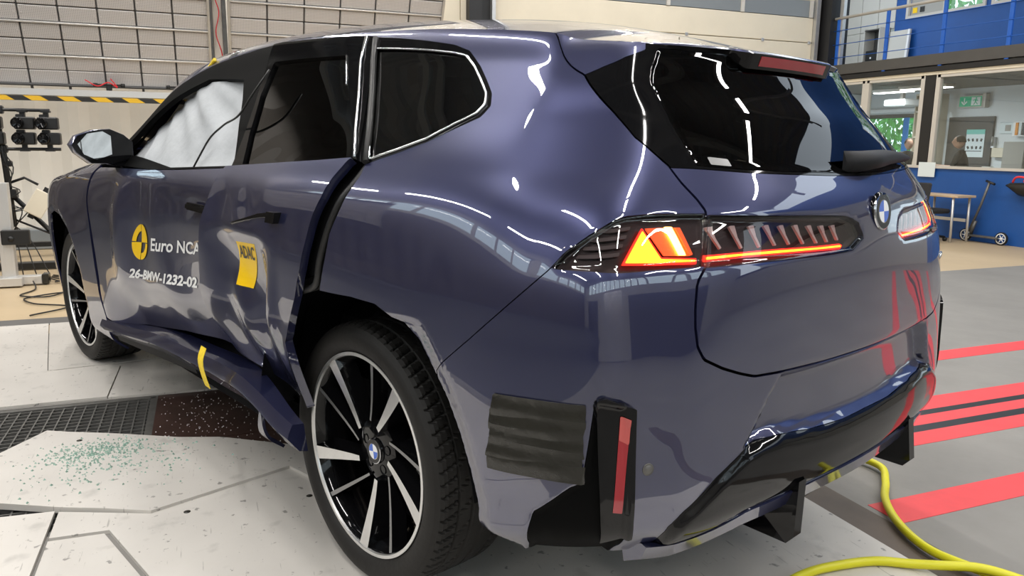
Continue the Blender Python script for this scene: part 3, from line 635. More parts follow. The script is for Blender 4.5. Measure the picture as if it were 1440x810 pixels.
# walls behind and left of the camera, roof
def holes_wall(name, axis, pos, a0, a1, h, wins, mt, z0=ZF0):
    """wall in boxes around a row of equal-height windows"""
    parts = []; zb, zt = wins[0][2], wins[0][3]
    mk = (lambda u0, u1, q0, q1: rng_box(pos-.06, pos+.06, u0, u1, q0, q1)) if axis == 'x' else (lambda u0, u1, q0, q1: rng_box(u0, u1, pos-.06, pos+.06, q0, q1))
    parts += [mk(a0, a1, z0, zb), mk(a0, a1, zt, h)]; u = a0
    for (b0, b1, _, _) in wins: parts.append(mk(u, b0, zb, zt)); u = b1
    parts.append(mk(u, a1, zb, zt)); return st(name, parts, mt)
bw = [(-7.6+1.0*k, -6.72+1.0*k, 3.6, 5.2) for k in range(14)]
holes_wall('wall_back', 'x', -9.3, -8.6, 7.6, 6.8, bw, M['wallgrey'])
lw = [(-8.8+1.25*k, -7.7+1.25*k, 3.9, 5.0) for k in range(13)]
holes_wall('wall_left', 'y', 7.55, -9.3, 8.1, 6.8, lw, M['wallgrey'])
k0 = 9
for k, (a, b, z0, z1) in enumerate(bw):
    w_ = tag(thing('window_%d' % (k0+k), None, None), kind='structure'); bm = bmesh.new(); bx(bm, *rng_box(-9.31, -9.30, a, b, z0, z1)); from_bm('pane', bm, M['clear'], w_)
for k, (a, b, z0, z1) in enumerate(lw):
    w_ = tag(thing('window_%d' % (k0+20+k), None, None), kind='structure'); bm = bmesh.new(); bx(bm, *rng_box(a, b, 7.55, 7.56, z0, z1)); from_bm('pane', bm, M['clear'], w_)
corrugated('wall_left_lining', 7.47, -9, 7.9, 0, 3.6, M['lining'], .5, .05, 'y', -1)
gd_ = tag(thing('door_3', None, None), kind='structure')
for k in range(9):
    bm = bmesh.new(); bx(bm, (-9.2, 0.0, .19+.37*k), (.05, 3.8, .36), bev=.008); from_bm('door_panel', bm, M['galv'], gd_)
st('wall_back_panel', [rng_box(-9.22, -9.18, -6.5, -3.0, 0, 2.6), rng_box(-9.22, -9.18, 3.6, 6.4, 0, 2.6)], M['slab'])
corrugated('ceiling', 6.75, -8.6, 7.6, -9.3, 8.1, M['ceil'], .5, .06, 'x', -1)
ce = bpy.data.objects['ceiling']
for v in ce.data.vertices: v.co = (v.co.z, v.co.y, v.co.x)
for k in range(6):
    x = -8.0+3.0*k; t = tag(thing('beam_%d' % (k+1), None, None), kind='structure')
    bm = bmesh.new(); bx(bm, (x, -.5, 6.55), (.18, 16, .06)); bx(bm, (x, -.5, 6.05), (.18, 16, .06)); from_bm('chord', bm, M['truss'], t)
    bm = bmesh.new()
    for j in range(16): tube(bm, [(x, -8.4+1.0*j, 6.05), (x, -7.9+1.0*j, 6.55), (x, -7.4+1.0*j, 6.05)], .03, 5)
    from_bm('truss_web', bm, M['truss'], t)
bm = bmesh.new(); bx(bm, (0, 0, .01), (3.1, .22, .07), bev=.01); bx(bm, (-1.2, 0, .25), (.02, .02, .45)); bx(bm, (1.2, 0, .25), (.02, .02, .45))
me = None
for i, (x, y, z) in enumerate(LAMPS):
    if me is None: o = from_bm('ceiling_lamp', bm, M['galv']); me = o.data
    else: o = link(bpy.data.objects.new('ceiling_lamp', me))
    o.location = (x, y, z); tag(o, 'long tube batten hanging under the hall roof', 'lamp', 'tube battens under the roof')
# ---------------------------------------------------------------- the car (car axes: +X nose, +Y left), parented to one empty
car = thing('suv', 'dark navy crash-tested SUV with crumpled left doors, seen from its left rear corner', 'car', (0, 0, 0), R(20.5))
SG = np.linspace(0, SMAX, 500); VG = np.linspace(0, VMAX, 120)
W0 = make_grid(SG, VG)
W = outside(outside(W0, FEAT['ARCH_R']), FEAT['ARCH_F'])
FR = inside(W, FEAT['DLO'])
REST = outside(W, FEAT['DLO'])
half = lambda a, b: (lambda m, sgn: clip(m, sgn*((b[0]-a[0])*(m['U'][:, 1]-a[1])-(b[1]-a[1])*(m['U'][:, 0]-a[0]))))
cut_bc = half((4.470, .90), (4.150, 1.40)); cut_ab = half((3.735, .90), (3.545, 1.40))     # rear door / quarter window, front / rear door
GAP = .003
TAIL = inside(REST, FEAT['SEAM_E'], GAP); R2 = outside(REST, FEAT['SEAM_E'], GAP)
LOWER = inside(R2, FEAT['SEAM_H'], .0012); R3 = outside(R2, FEAT['SEAM_H'], .0012)
LOWER = outside(LOWER, FEAT['LAMPO'], .0015); R3 = outside(R3, FEAT['LAMPO'], .0015)
BUMP = outside(outside(outside(LOWER, FEAT['DIFF'], .0008), FEAT['CLAD'], .0008), FEAT['POD'], .0)
DIFF = outside(inside(LOWER, FEAT['DIFF'], .0008), FEAT['CLAD'], .0)
CLADM = inside(outside(LOWER, FEAT['POD']), FEAT['CLAD'], .0008)
FEND = inside(R3, FEAT['FENDERSEAM'], GAP); R4 = outside(R3, FEAT['FENDERSEAM'], GAP)
QUART = outside(R4, FEAT['QUARTERGAP'])
both = lambda m: joinm(m, mirror(m))
# outer panels
for side_, fx in (('left', lambda m: m), ('right', mirror)):
    put('quarter_panel', fx(QUART), M['paint'], car)
    fend = put('front_fender', fx(FEND), M['paint'], car)
    put('bumper_side_cladding', fx(CLADM), M['clad'], car, .008)
bumper = put('rear_bumper', both(BUMP), M['paint'], car)
diff = put('rear_diffuser', both(DIFF), M['black'], car, .012)
# doors
gd = make_grid(np.linspace(2.15, 4.55, 260), np.linspace(.10, .98, 100), fn=hurt_front); gd0 = make_grid(np.linspace(2.15, 4.55, 200), np.linspace(.10, .98, 80))
ge = make_grid(np.linspace(3.40, 4.55, 200), np.linspace(.10, .98, 150), fn=hurt_rear)
fd_left = put('front_door', inside(gd, FEAT['FRONTDOOR'], .0), M['paint'], car)
rd_left = put('rear_door', move(inside(ge, FEAT['REARDOOR']), .012), M['paint'], car, .022)
fd_right = put('front_door', mirror(outside(inside(gd0, FEAT['FRONTDOOR'], .002), FEAT['REARDOOR'], .003)), M['paint'], car)
rd_right = put('rear_door', mirror(inside(gd0, FEAT['REARDOOR'], .002)), M['paint'], car)
# window frames (gloss black) and glass
for fx, f, r in ((lambda m: m, fd_left, rd_left), (mirror, fd_right, rd_right)):
    a = outside(cut_ab(FR, -1), FEAT['W1']); put('window_frame', fx(a), M['clad'], f, .02)
    b = outside(cut_bc(cut_ab(FR, 1), -1), FEAT['W2']); put('window_frame', fx(move(b, .004)), M['black'], r, .022)
    put('quarter_window_frame', fx(move(outside(cut_bc(FR, 1), FEAT['W3']), .0)), M['black'], car, .012)
    put('door_glass', fx(move(inside(W, FEAT['W2'], -.004), -.006)), M['tint'], r, 0)
    q = put('quarter_window', fx(move(inside(W, FEAT['W3'], -.004), -.004)), M['tint'], car, 0)
    bm = bmesh.new(); pts = []
    sgn = 1 if fx is not mirror else -1
    loop = FEAT['W3']+FEAT['W3'][:1]
    pp = np.concatenate([np.linspace(loop[i], loop[i+1], 8)[:-1] for i in range(len(loop)-1)])
    for s_, v_ in pp:
        p = body([s_], [v_])[0, 0]; pts.append((p[0], sgn*(p[1]+.002), p[2]+.001))
    tube(bm, pts+[pts[0]], .0035, 5); from_bm('chrome_trim', bm, M['chrome'], q)
put('door_glass', mirror(move(inside(W, FEAT['W1'], -.004), -.006)), M['tint'], fd_right, 0)
# tailgate
SPO = outside(TAIL, FEAT['BLACK'], .001); LID = clip(SPO, SPO['U'][:, 1]-1.2); SPO = clip(SPO, 1.2-SPO['U'][:, 1])
LID = outside(LID, FEAT['LAMPL'], .0015)
tail = put('tailgate', both(LID), M['paint'], car, .014)
BLK = inside(TAIL, FEAT['BLACK'], .001)
put('window_surround', both(outside(BLK, FEAT['GLASS'], .0)), M['black'], tail, .02)
put('rear_window', both(inside(BLK, FEAT['GLASS'], .002)), M['tint_rear'], tail, 0)
# the top: hood, windscreen, roof, spoiler as one height field x, t (t = 1 at the rail)
rail = body(np.linspace(SK[1], SMAX, 600), [VMAX])[:, 0]; rail2 = body(np.linspace(SK[1], SMAX, 600), [VK[11]])[:, 0]
sidem = np.arange(600)[(rail[:, 0] <= 3.2)]
ends = np.linspace(SK[1], SMAX, 600) > SK[14]
xs_side = rail[~ends][::-1]; sl_side = ((rail2-rail)[:, 2]/np.minimum((rail2-rail)[:, 1], -1e-3))[~ends][::-1]
Yx = lambda x: np.interp(x, xs_side[:, 0], xs_side[:, 1]); Zx = lambda x: np.interp(x, xs_side[:, 0], xs_side[:, 2]); Mx = lambda x: np.interp(x, xs_side[:, 0], sl_side)
er = rail[ends]; Yend = er[0, 1]; XE = lambda y: np.interp(-y, -er[:, 1], er[:, 0]); ZE = lambda y: np.interp(-y, -er[:, 1], er[:, 2])
ck = np.array([[3.2, 1.03], [2.9, 1.062], [2.55, 1.098], [2.32, 1.118], [2.20, 1.16], [1.95, 1.315], [1.70, 1.455], [1.50, 1.545], [1.30, 1.600], [1.10, 1.622], [.80, 1.625], [.45, 1.612], [.1, 1.582], [-.2, 1.541], [-.45, 1.494], [-.70, 1.440], [-.95, 1.38]])
ZC = lambda x: np.interp(x, *np.array(spline([(a, 0, b) for a, b in ck[::-1]], 400)).T[[0, 2]])
tt = np.linspace(0, 1, 60); aa = np.linspace(0, 1, 330)
A, T_ = np.meshgrid(aa, tt, indexing='ij')
Xr = XE(T_*Yend); X = 3.2+(Xr-3.2)*A; Yw = np.where(X < er[0, 0], Yend, Yx(np.maximum(X, er[0, 0]))); Y = T_*Yw
zc = ZC(X); zr = np.where(X < er[0, 0], ZC(X)+(Zx(er[0, 0])-ZC(np.full_like(X, er[0, 0]))), Zx(np.maximum(X, er[0, 0]))); mr = Mx(np.maximum(X, er[0, 0]))*Yw
h01 = 3*T_**2-2*T_**3; Z = zc*(1-h01)+zr*h01+mr*(T_**3-T_**2)
dz = ZE(T_*Yend)-Z[-1][None, :]; Z = Z+np.where(T_ < 1, dz, 0)*smooth01((.42-(X-Xr))/.42)
P = np.stack([X, Y, Z], -1); N = np.cross(np.gradient(P, axis=1), np.gradient(P, axis=0)); N /= np.linalg.norm(N, axis=-1, keepdims=True)+1e-12
if N[..., 2].mean() < 0: N = -N
TOP = grid_mesh(P, N, np.stack([X.ravel(), Y.ravel()], 1)); 
nf = np.cross(TOP['P'][TOP['T'][:, 1]]-TOP['P'][TOP['T'][:, 0]], TOP['P'][TOP['T'][:, 2]]-TOP['P'][TOP['T'][:, 0]])
if nf[:, 2].mean() < 0: TOP['T'] = TOP['T'][:, ::-1]
WS = [(2.22, -1), (2.16, .66), (1.62, .56), (1.36, .50), (1.30, .30), (1.29, 0), (1.29, -1)]
SEAMX = [(-.455, .7), (-.43, .45), (-.41, .25), (-.405, -.2), (-2, -.2), (-2, .7)]
HOODC = [(2.24, -1), (2.24, 1.2), (5, 1.2), (5, -1)]
HOOD = inside(TOP, HOODC, .004); ROOF = outside(TOP, HOODC); WIN = inside(ROOF, WS, .001); ROOF = outside(ROOF, WS)
SPT = inside(ROOF, SEAMX, .0025); ROOF = outside(ROOF, SEAMX, .0)
put('bonnet', both(HOOD), M['paint'], car); put('windscreen', both(WIN), M['tint_rear'], car, 0)
put('roof', both(ROOF), M['paint'], car, .004)
spo = put('spoiler', both(joinm(SPT, SPO)), M['paint'], tail, .006)
# spoiler lip: closed section swept along the trailing edge
bm = bmesh.new(); ys = np.linspace(-.475, .475, 97); rings = []
for y in ys:
    a = abs(y); x0, z0 = float(XE(a)), float(ZE(a)); k = float(smooth01((.475-a)/.14)); q = float(smooth01((.235-a)/.035))
    lerp = lambda u, v_: u+(v_-u)*q
    sec = [(.03, .008), (0, .003), (lerp(-.014, -.040), lerp(-.001, -.006)), (lerp(-.020, -.048), lerp(-.006, -.012)), (lerp(-.010, -.036), lerp(-.018, -.046)), (.01, lerp(-.022, -.048)), (.06, -.022)]
    rings.append([bm.verts.new((x0+dx*k, y, z0+dz_*(.15+.85*k))) for dx, dz_ in sec])
for i in range(len(ys)-1):
    for j in range(len(rings[0])):
        f = bm.faces.new((rings[i][j], rings[i][(j+1) % 7], rings[i+1][(j+1) % 7], rings[i+1][j])); f.smooth = True
        f.material_index = 1 if 3 <= j <= 5 else 0
bm.faces.new(rings[0][::-1]); bm.faces.new(rings[-1]); bmesh.ops.recalc_face_normals(bm, faces=bm.faces[:])
from_bm('spoiler_lip', bm, [M['paint'], M['black']], tail, 35)
bm = bmesh.new(); rr = []
for y in np.linspace(-.16, .16, 15):
    x0, z0 = float(XE(abs(y))), float(ZE(abs(y)))
    rr.append([bm.verts.new((x0-.0475, y, z0-.017)), bm.verts.new((x0-.0400, y, z0-.039)), bm.verts.new((x0-.032, y, z0-.039)), bm.verts.new((x0-.040, y, z0-.017))])
for i in range(14):
    for j in range(4): bm.faces.new((rr[i][j], rr[i+1][j], rr[i+1][(j+1) % 4], rr[i][(j+1) % 4]))
bm.faces.new(rr[0]); bm.faces.new(rr[-1][::-1]); bmesh.ops.recalc_face_normals(bm, faces=bm.faces[:])
tag(from_bm('brake_light', bm, M['redlens'], tail), 'thin red third brake light under the roof spoiler')
# tail lamps
def flat(poly, off, res=.002): return patch(poly, res, off)
for sgn, fx in ((1, lambda m: m), (-1, mirror)):
    lo = put('tail_lamp', fx(patch(FEAT['LAMPO'], .005, -.020)), M['housing'], car, .0)
    put('lamp_lens', fx(patch(FEAT['LAMPO'], .004, .001)), M['lens'], lo, .003)
    ll = put('tailgate_lamp', fx(patch(FEAT['LAMPL'], .005, -.020)), M['housing'], tail, .0)
    lens = put('lamp_lens', fx(patch(FEAT['LAMPL'], .004, .001)), M['lens'], car, .003)
    lens.name = 'tailgate_lamp_lens'
    put('light_bar', fx(flat(FEAT['STRIP'], -.010)), M['glow_red'], ll, .004).parent = car
    put('light_bar_core', fx(inside(flat(FEAT['STRIP'], -.0085), FEAT['STRIP'], .0035)), M['glow_core'], car, .0)
    t = flat(FEAT['TRI'], -.010); put('lamp_triangle', fx(t), M['glow_red'], lo, .004)
    put('lamp_triangle_core', fx(inside(flat(FEAT['TRI'], -.008), FEAT['TRI'], .0035)), M['glow_core'], lo, 0)
    put('lamp_panel', fx(flat(FEAT['TRI2'], -.012)), M['glow_orange'], lo, .002)
    put('indicator_bar', fx(flat(FEAT['BAR'], -.006)), M['glow_hot'], lo, .003)
    put('indicator_bar', fx(flat(FEAT['BAR2'], -.007)), M['glow_orange'], lo, .003)
    for (a, b) in zip(FEAT['BLADE_T'], FEAT['BLADE_B']):
        q = [(a[0]-.008, a[1]), (a[0]+.009, a[1]), (a[0]*.5+b[0]*.5+.002, .5*a[1]+.5*b[1]), (b[0]+.003, b[1]), (b[0]-.003, b[1])]
        put('lamp_blade', fx(flat(q, -.010, .003)), M['blade'], ll, .006)
    for k in range(4):                                  # grey ribs in the outer lamp
        v_ = .776+.016*k; q = [(5.165+.012*k, v_), (5.262+.006*k, v_+.004), (5.262+.006*k, v_+.011), (5.170+.012*k, v_+.007)]
        put('lamp_rib', fx(flat(q, -.012, .003)), M['panelgrey'], lo, .004)
    # reflector pod
    pod = put('reflector_pod', fx(patch(FEAT['POD'], .004, .012)), M['black'], bumper, .030)
    put('reflector', fx(patch(FEAT['RFL'], .003, .0135)), M['redlens'], pod, .0)
    top = FEAT['RFL']; q = [top[0], top[1], (top[1][0]-.001, top[1][1]-.055), (top[0][0]-.001, top[0][1]-.050)]
    put('reflector_cap', fx(patch(q, .003, .0142)), M['redlens2'], pod, .0)
    put('front_recess', fx(patch(FEAT['RFL'], .003, .0128)), M['dark'], pod, .0)
# dark inner body behind every gap
def shell(hurt):
    S, V = np.meshgrid(SG[::3], VG[::2], indexing='ij'); P_, N_ = body_grid(SG[::3], VG[::2])
    o = -.032+0*S
    if hurt: o = o-.12*smooth01((S-2.3)/.3)*smooth01((4.30-S)/.25)*(V < .93)
    m = grid_mesh(P_+N_*o[..., None], N_, np.stack([S.ravel(), V.ravel()], 1))
    m = outside(outside(outside(m, FEAT['ARCH_R'], .03), FEAT['ARCH_F'], .03), FEAT['DLO'], -.012)
    return outside(m, FEAT['BLACK'], -.03)
put('inner_body', joinm(shell(True), mirror(shell(False))), M['void'], car, 0)
# door jamb between rear door and quarter panel: seals
bm = bmesh.new()
jam = [(4.50, .955), (4.495, .93), (4.49, .90), (4.475, .86), (4.45, .80), (4.42, .74), (4.40, .69), (4.375, .63), (4.30, .60)]
for off, r in ((-.022, .010), (-.045, .012)):
    pts = [];
    for s_, v_ in jam:
        p, n = at(s_-.03-abs(off)*.6, v_); pts.append(p+n*off)
    tube(bm, spline(pts, 40), r, 6)
from_bm('door_seal', bm, M['seal'], car)
bm = bmesh.new(); tube(bm, [tuple(at(s_, v_, .004)[0]) for s_, v_ in ((4.482, .945), (4.40, 1.06), (4.31, 1.18), (4.22, 1.30), (4.18, 1.37))], .009, 6)
from_bm('window_seal', bm, M['seal'], car)
bm = bmesh.new(); tube(bm, [tuple(at(s_, v_, .008)[0]) for s_, v_ in ((4.43, .955), (4.35, 1.05), (4.26, 1.17), (4.17, 1.29), (4.135, 1.375))], .0045, 6)
from_bm('frame_edge', bm, M['chrome'], rd_left)
bm = bmesh.new(); tube(bm, [tuple(at(s_, v_, .005)[0]) for s_, v_ in ((4.16, 1.21), (4.11, 1.27), (4.075, 1.315))], .003, 5)
from_bm('frame_trim', bm, M['chrome'], rd_left)
# wheel housings, underbody
for cx in (0, 2.897):
    for sgn in (1, -1):
        bm = bmesh.new(); n = 28; a0, a1 = (R(2), R(170)) if cx == 0 else (R(5), R(178)); ro = .50 if cx else .535; rings = []
        for i in range(n+1):
            a = a0+(a1-a0)*i/n
            rings.append([bm.verts.new((cx+ro*math.cos(a)-(.02 if cx == 0 else -.01), sgn*yy, .355+ro*math.sin(a)*(.96))) for yy in ((.80 if cx else .885), .45)])
        for i in range(n): bm.faces.new((rings[i][0], rings[i+1][0], rings[i+1][1], rings[i][1])).smooth = True
        bm.faces.new([r[1] for r in rings])
        from_bm('wheel_housing', bm, M['void'], car)
bm = bmesh.new(); bx(bm, (1.35, 0, .33), (3.9, 1.2, .10)); bx(bm, (1.45, 0, .33), (1.75, 1.62, .10)); bx(bm, (-.70, 0, .43), (.36, 1.25, .06)); bx(bm, (-.45, 0, .45), (.3, 1.0, .1))
from_bm('underbody', bm, M['void'], car)
# cabin: seats seen dark through the glass
for x, y in ((1.35, .38), (1.35, -.38), (.35, .40), (.35, -.40), (.35, 0)):
    bm = bmesh.new(); bx(bm, (x+.12, y, .62), (.52, .48, .18), bev=.05); bx(bm, (x-.18, y, .93), (.16, .46, .56), (0, -.22, 0), bev=.05); bx(bm, (x-.30, y, 1.30), (.11, .27, .17), (0, -.15, 0), bev=.04)
    from_bm('seat', bm, M['seat'], car)
bm = bmesh.new(); bx(bm, (1.0, 0, .48), (2.9, 1.40, .06)); bx(bm, (-.35, 0, .85), (.5, 1.1, .05)); from_bm('cabin_floor', bm, M['void'], car)
bm = bmesh.new(); bx(bm, (1.95, 0, .90), (.35, 1.45, .25), bev=.06); from_bm('dashboard', bm, M['dark'], car)

# ---- wheels
TR = .365
def tyre_bm():
    bm = bmesh.new(); nseg = 432
    prof = [(.268, .805), (.280, .818), (.286, .829), (.296, .838), (.312, .8455), (.330, .846), (.344, .840), (.354, .831), (.3600, .822), (.3625, .812), (.3635, .796), (.3640, .785), (.3640, .781), (.3640, .777), (.3645, .765), (.3645, .750), (.3650, .743), (.3650, .737), (.3650, .731), (.3650, .700),
            (.3650, .694), (.3650, .688), (.3650, .660), (.3645, .650), (.3645, .642), (.3640, .636), (.3630, .615), (.3610, .603), (.354, .592), (.335, .580), (.305, .585), (.268, .60)]
    groove = {12, 17, 20, 24}
    rings = []
    for k in range(nseg):
        a = 2*PI*k/nseg; ring = []
        for i, (r, y) in enumerate(prof):
            rr = r
            if i in groove: rr = r-.008
            sl = 0
            if 8 <= i <= 11: sl = int(round((i-8)*1.0))
            if 25 <= i <= 27: sl = int(round((27-i)*1.0))
            if (7 < i < 12 or 24 < i < 28) and (k+sl) % 6 == 0: rr -= .0065
            if 12 < i < 17 and (k+2*i) % 12 == 0: rr -= .003
            ring.append(bm.verts.new((rr*math.cos(a), y-.83, rr*math.sin(a))))
        rings.append(ring)
    for k in range(nseg):
        for i in range(len(prof)-1):
            f = bm.faces.new((rings[k][i], rings[(k+1) % nseg][i], rings[(k+1) % nseg][i+1], rings[k][i+1]))
            f.smooth = i < 6 or i > 28
    bmesh.ops.recalc_face_normals(bm, faces=bm.faces[:])
    return bm
def P2(r, a, y): return (r*math.cos(a), y, r*math.sin(a))
def pol(poly): return poly
wheel = from_bm('wheel', tyre_bm(), M['tyre'], car); wheel.location = (0, .83, TR)
tag(wheel, 'black rubber tyre of the wheel')
bm = bmesh.new()
lathe(bm, [(.2840, .000), (.2835, .002), (.2745, .002), (.2725, -.004)], 96); rimedge = from_bm('rim_edge', bm, M['alu'], wheel, 30)
bm = bmesh.new(); lathe(bm, [(.2840, .000), (.286, -.006), (.272, -.012)], 96); lathe(bm, [(.2725, -.004), (.262, -.02), (.256, -.05), (.254, -.19), (.27, -.20)], 96); from_bm('rim', bm, M['black'], wheel, True)
bm = bmesh.new(); lathe(bm, [(.178, -.15), (.178, -.165), (.07, -.165), (.07, -.15), (.178, -.15)], 64); from_bm('brake_disc', bm, M['disc'], wheel, 40)
bm = bmesh.new()
n = 10; ring = [P2(.185, R(-55)+R(100)*i/n-R(90)+R(200), 0) for i in range(n+1)]
prism(bm, [(.20*math.cos(R(150)+R(70)*i/n), .20*math.sin(R(150)+R(70)*i/n)) for i in range(n+1)]+[(.10*math.cos(R(220)-R(70)*i/n), .10*math.sin(R(220)-R(70)*i/n)) for i in range(n+1)], -.115, -.19, lambda u, w_, d: (u, d, w_))
from_bm('brake_caliper', bm, M['galv'], wheel)
bm = bmesh.new(); lathe(bm, [(.0, -.185), (.235, -.185), (.25, -.17)], 32); from_bm('backing_plate', bm, M['void'], wheel)
def spoke_bm(ang0, ang1, r0, r1, w0, w1, y0, y1, deep, col_side):
    """tapered bar from the hub to the rim, machined front face, black sides"""
    bm = bmesh.new(); secs = []; n = 6
    for i in range(n+1):
        t = i/n; a = ang0+(ang1-ang0)*t; r = r0+(r1-r0)*t
        px_ = r*math.cos(a); pz_ = r*math.sin(a)
        dx, dz = math.cos(ang1)*r1-math.cos(ang0)*r0, math.sin(ang1)*r1-math.sin(ang0)*r0
        p0 = (math.cos(ang0)*r0, math.sin(ang0)*r0); px_ = p0[0]+dx*t; pz_ = p0[1]+dz*t
        L = math.hypot(dx, dz); nx, nz = -dz/L, dx/L
        wd = w0+(w1-w0)*t; y = y0+(y1-y0)*t**1.3
        secs.append([(px_-nx*wd, y, pz_-nz*wd), (px_+nx*wd, y, pz_+nz*wd), (px_+nx*wd*1.9, y-deep, pz_+nz*wd*1.9), (px_-nx*wd*1.9, y-deep, pz_-nz*wd*1.9)])
    V = [[bm.verts.new(p) for p in s] for s in secs]
    for i in range(n):
        for j in range(4):
            f = bm.faces.new((V[i][j], V[i][(j+1) % 4], V[i+1][(j+1) % 4], V[i+1][j])); f.material_index = 0 if j == 0 else col_side
    bm.faces.new(V[0]).material_index = 1; bm.faces.new(V[-1][::-1]).material_index = 1
    bmesh.ops.recalc_face_normals(bm, faces=bm.faces[:])
    return bm
A0 = [54.5, 130, 203, 279, 343]
for k in range(5):
    a = R(56+72*k)
    from_bm('spoke', spoke_bm(a-R(15), a, .078, .276, .0075, .020, -.030, -.001, .050, 1), [M['alu'], M['black']], wheel)
    b = R(100+72*k)
    from_bm('thin_spoke', spoke_bm(b-R(24), b, .085, .274, .0035, .0065, -.040, -.006, .045, 1), [M['greyspoke'], M['black']], wheel)
bm = bmesh.new(); lathe(bm, [(.0, -.040), (.034, -.040), (.037, -.044), (.070, -.046), (.088, -.050), (.092, -.10), (.10, -.14)], 40)
hub = from_bm('hub', bm, M['black'], wheel, 40)
for k in range(5):
    a = R(20+72*k); bm = bmesh.new(); lathe(bm, [(.014, .001), (.0125, .001), (.0115, -.02), (0, -.02)], 16, org=(.056*math.cos(a), -.0445, .056*math.sin(a))); from_bm('bolt_hole', bm, M['void'], wheel)
def roundel(parent, org, ex, ey, r, name='emblem', ringmat=None):
    """quartered blue and white disc inside a dark ring with a bright edge; ex, ey span its plane"""
    ex, ey = Vector(ex).normalized(), Vector(ey).normalized(); nz = ex.cross(ey); org = Vector(org)
    pt = lambda rad, a, h: org+(ex*math.cos(a)+ey*math.sin(a))*rad+nz*h
    bm = bmesh.new(); n = 40
    def band(r0, h0, r1, h1, mi):
        for k in range(n):
            a, b = 2*PI*k/n, 2*PI*(k+1)/n
            v = [bm.verts.new(pt(*q)) for q in ((r0, a, h0), (r0, b, h0), (r1, b, h1), (r1, a, h1))]
            f = bm.faces.new(v); f.material_index = mi
    band(r*1.06, 0, r*1.04, .003*r/.04, 1); band(r*1.04, .003*r/.04, r*.97, .004*r/.04, 1); band(r*.97, .004*r/.04, r*.66, .0042*r/.04, 0); band(r*.66, .0042*r/.04, r*.62, .0045*r/.04, 1)
    for k in range(4):
        for i in range(8):
            a, b = R(90*k)+R(90)*i/8, R(90*k)+R(90)*(i+1)/8
            f = bm.faces.new([bm.verts.new(org+nz*.0046*r/.04), bm.verts.new(pt(r*.62, a, .0046*r/.04)), bm.verts.new(pt(r*.62, b, .0046*r/.04))]); f.material_index = 2 if k % 2 == 1 else 3
    bmesh.ops.recalc_face_normals(bm, faces=bm.faces[:])
    return from_bm(name, bm, [ringmat or M['ink'], M['chrome'], M['blue'], M['white']], parent)
tag(roundel(wheel, (0, -.038, 0), (-1, 0, .15), (.15, 0, 1), .034, 'centre_cap'), 'round blue and white quartered centre cap')
for (x, y, rz, ax) in ((2.897, .825, R(1.5), 1), (0, -.83, PI, 1), (2.897, -.83, PI, 1)):
    wq = copy_tree(wheel, car); wq.location = (x, y, TR); wq.rotation_euler = (0, R(-28) if x else 0, rz)
# ---- tailgate details
p, n = at(SMAX-.004, .826); p.y = 0
tag(roundel(tail, (p.x-.0035, 0, p.z), (0, -1, 0), (.12, 0, 1), .042, 'emblem'), 'round blue and white quartered emblem')
bm = bmesh.new(); lathe(bm, [(.0455, .010), (.044, -.001), (.0, -.0015)], 32, axis='x', org=(p.x-.002, 0, p.z)); from_bm('emblem_base', bm, M['black'], tail, True)
# wiper
bm = bmesh.new()
cov = []
for i, y in enumerate(np.linspace(.075, -.42, 24)):
    q = body([SMAX-abs(y)], [.985+.010*math.sin(i/23*PI)])[0, 0]; t = i/23
    wd = .022*(1-t)**.6+.006; h = .045*math.sin(min(1, t*4)*PI/2)*(1-t)**.8+.008
    cov.append([bm.verts.new((q[0]-dx, y, q[2]+dz)) for dx, dz in ((.004, -wd), (h, -wd*.6), (h+.006, 0), (h, wd*.6), (.004, wd))])
for i in range(23):
    for j in range(4): bm.faces.new((cov[i][j], cov[i+1][j], cov[i+1][j+1], cov[i][j+1])).smooth = True
bm.faces.new(cov[0]); bm.faces.new(cov[-1][::-1]); bmesh.ops.recalc_face_normals(bm, faces=bm.faces[:])
from_bm('wiper', bm, M['dark'], tail)
# small label inside the rear window, small chrome badge on the right of the tailgate
q = [(5.505, .965), (5.567, .963), (5.562, .985), (5.500, .988)]
put('window_label', patch(q, .006, .0015), M['greyspoke'], tail, 0)
bm = bmesh.new()
for k in range(2):
    p = body([SMAX-.60], [.655+.0*k])[0, 0]; tube(bm, [(p[0]+.004+.016*k, -.585-.028*k, p[2]-.012), (p[0]-.004+.016*k, -.580-.028*k, p[2]+.006), (p[0]+.002+.016*k, -.600-.028*k, p[2]+.014)], .004, 5)
from_bm('badge', bm, M['chrome'], tail)
# parking sensors
for s_, v_ in ((5.329, .340),):
    for sgn in (1, -1):
        bm = bmesh.new(); p, n = at(s_, v_)
        ex = n.orthogonal().normalized(); ey = n.cross(ex); vs = []
        for (r, h) in ((.0125, .0005), (.0115, .002), (.010, .0005), (.0085, .002), (.0, .003)):
            vs.append([bm.verts.new(p+(ex*math.cos(2*PI*k/16)+ey*math.sin(2*PI*k/16))*r+n*h) for k in range(16)])
        for i in range(4):
            for k in range(16): bm.faces.new((vs[i][k], vs[i][(k+1) % 16], vs[i+1][(k+1) % 16], vs[i+1][k]))
        bmesh.ops.remove_doubles(bm, verts=bm.verts[:], dist=1e-5)
        for v in bm.verts: v.co.y *= sgn
        bmesh.ops.recalc_face_normals(bm, faces=bm.faces[:])
        from_bm('parking_sensor', bm, M['steel'], bumper, True)
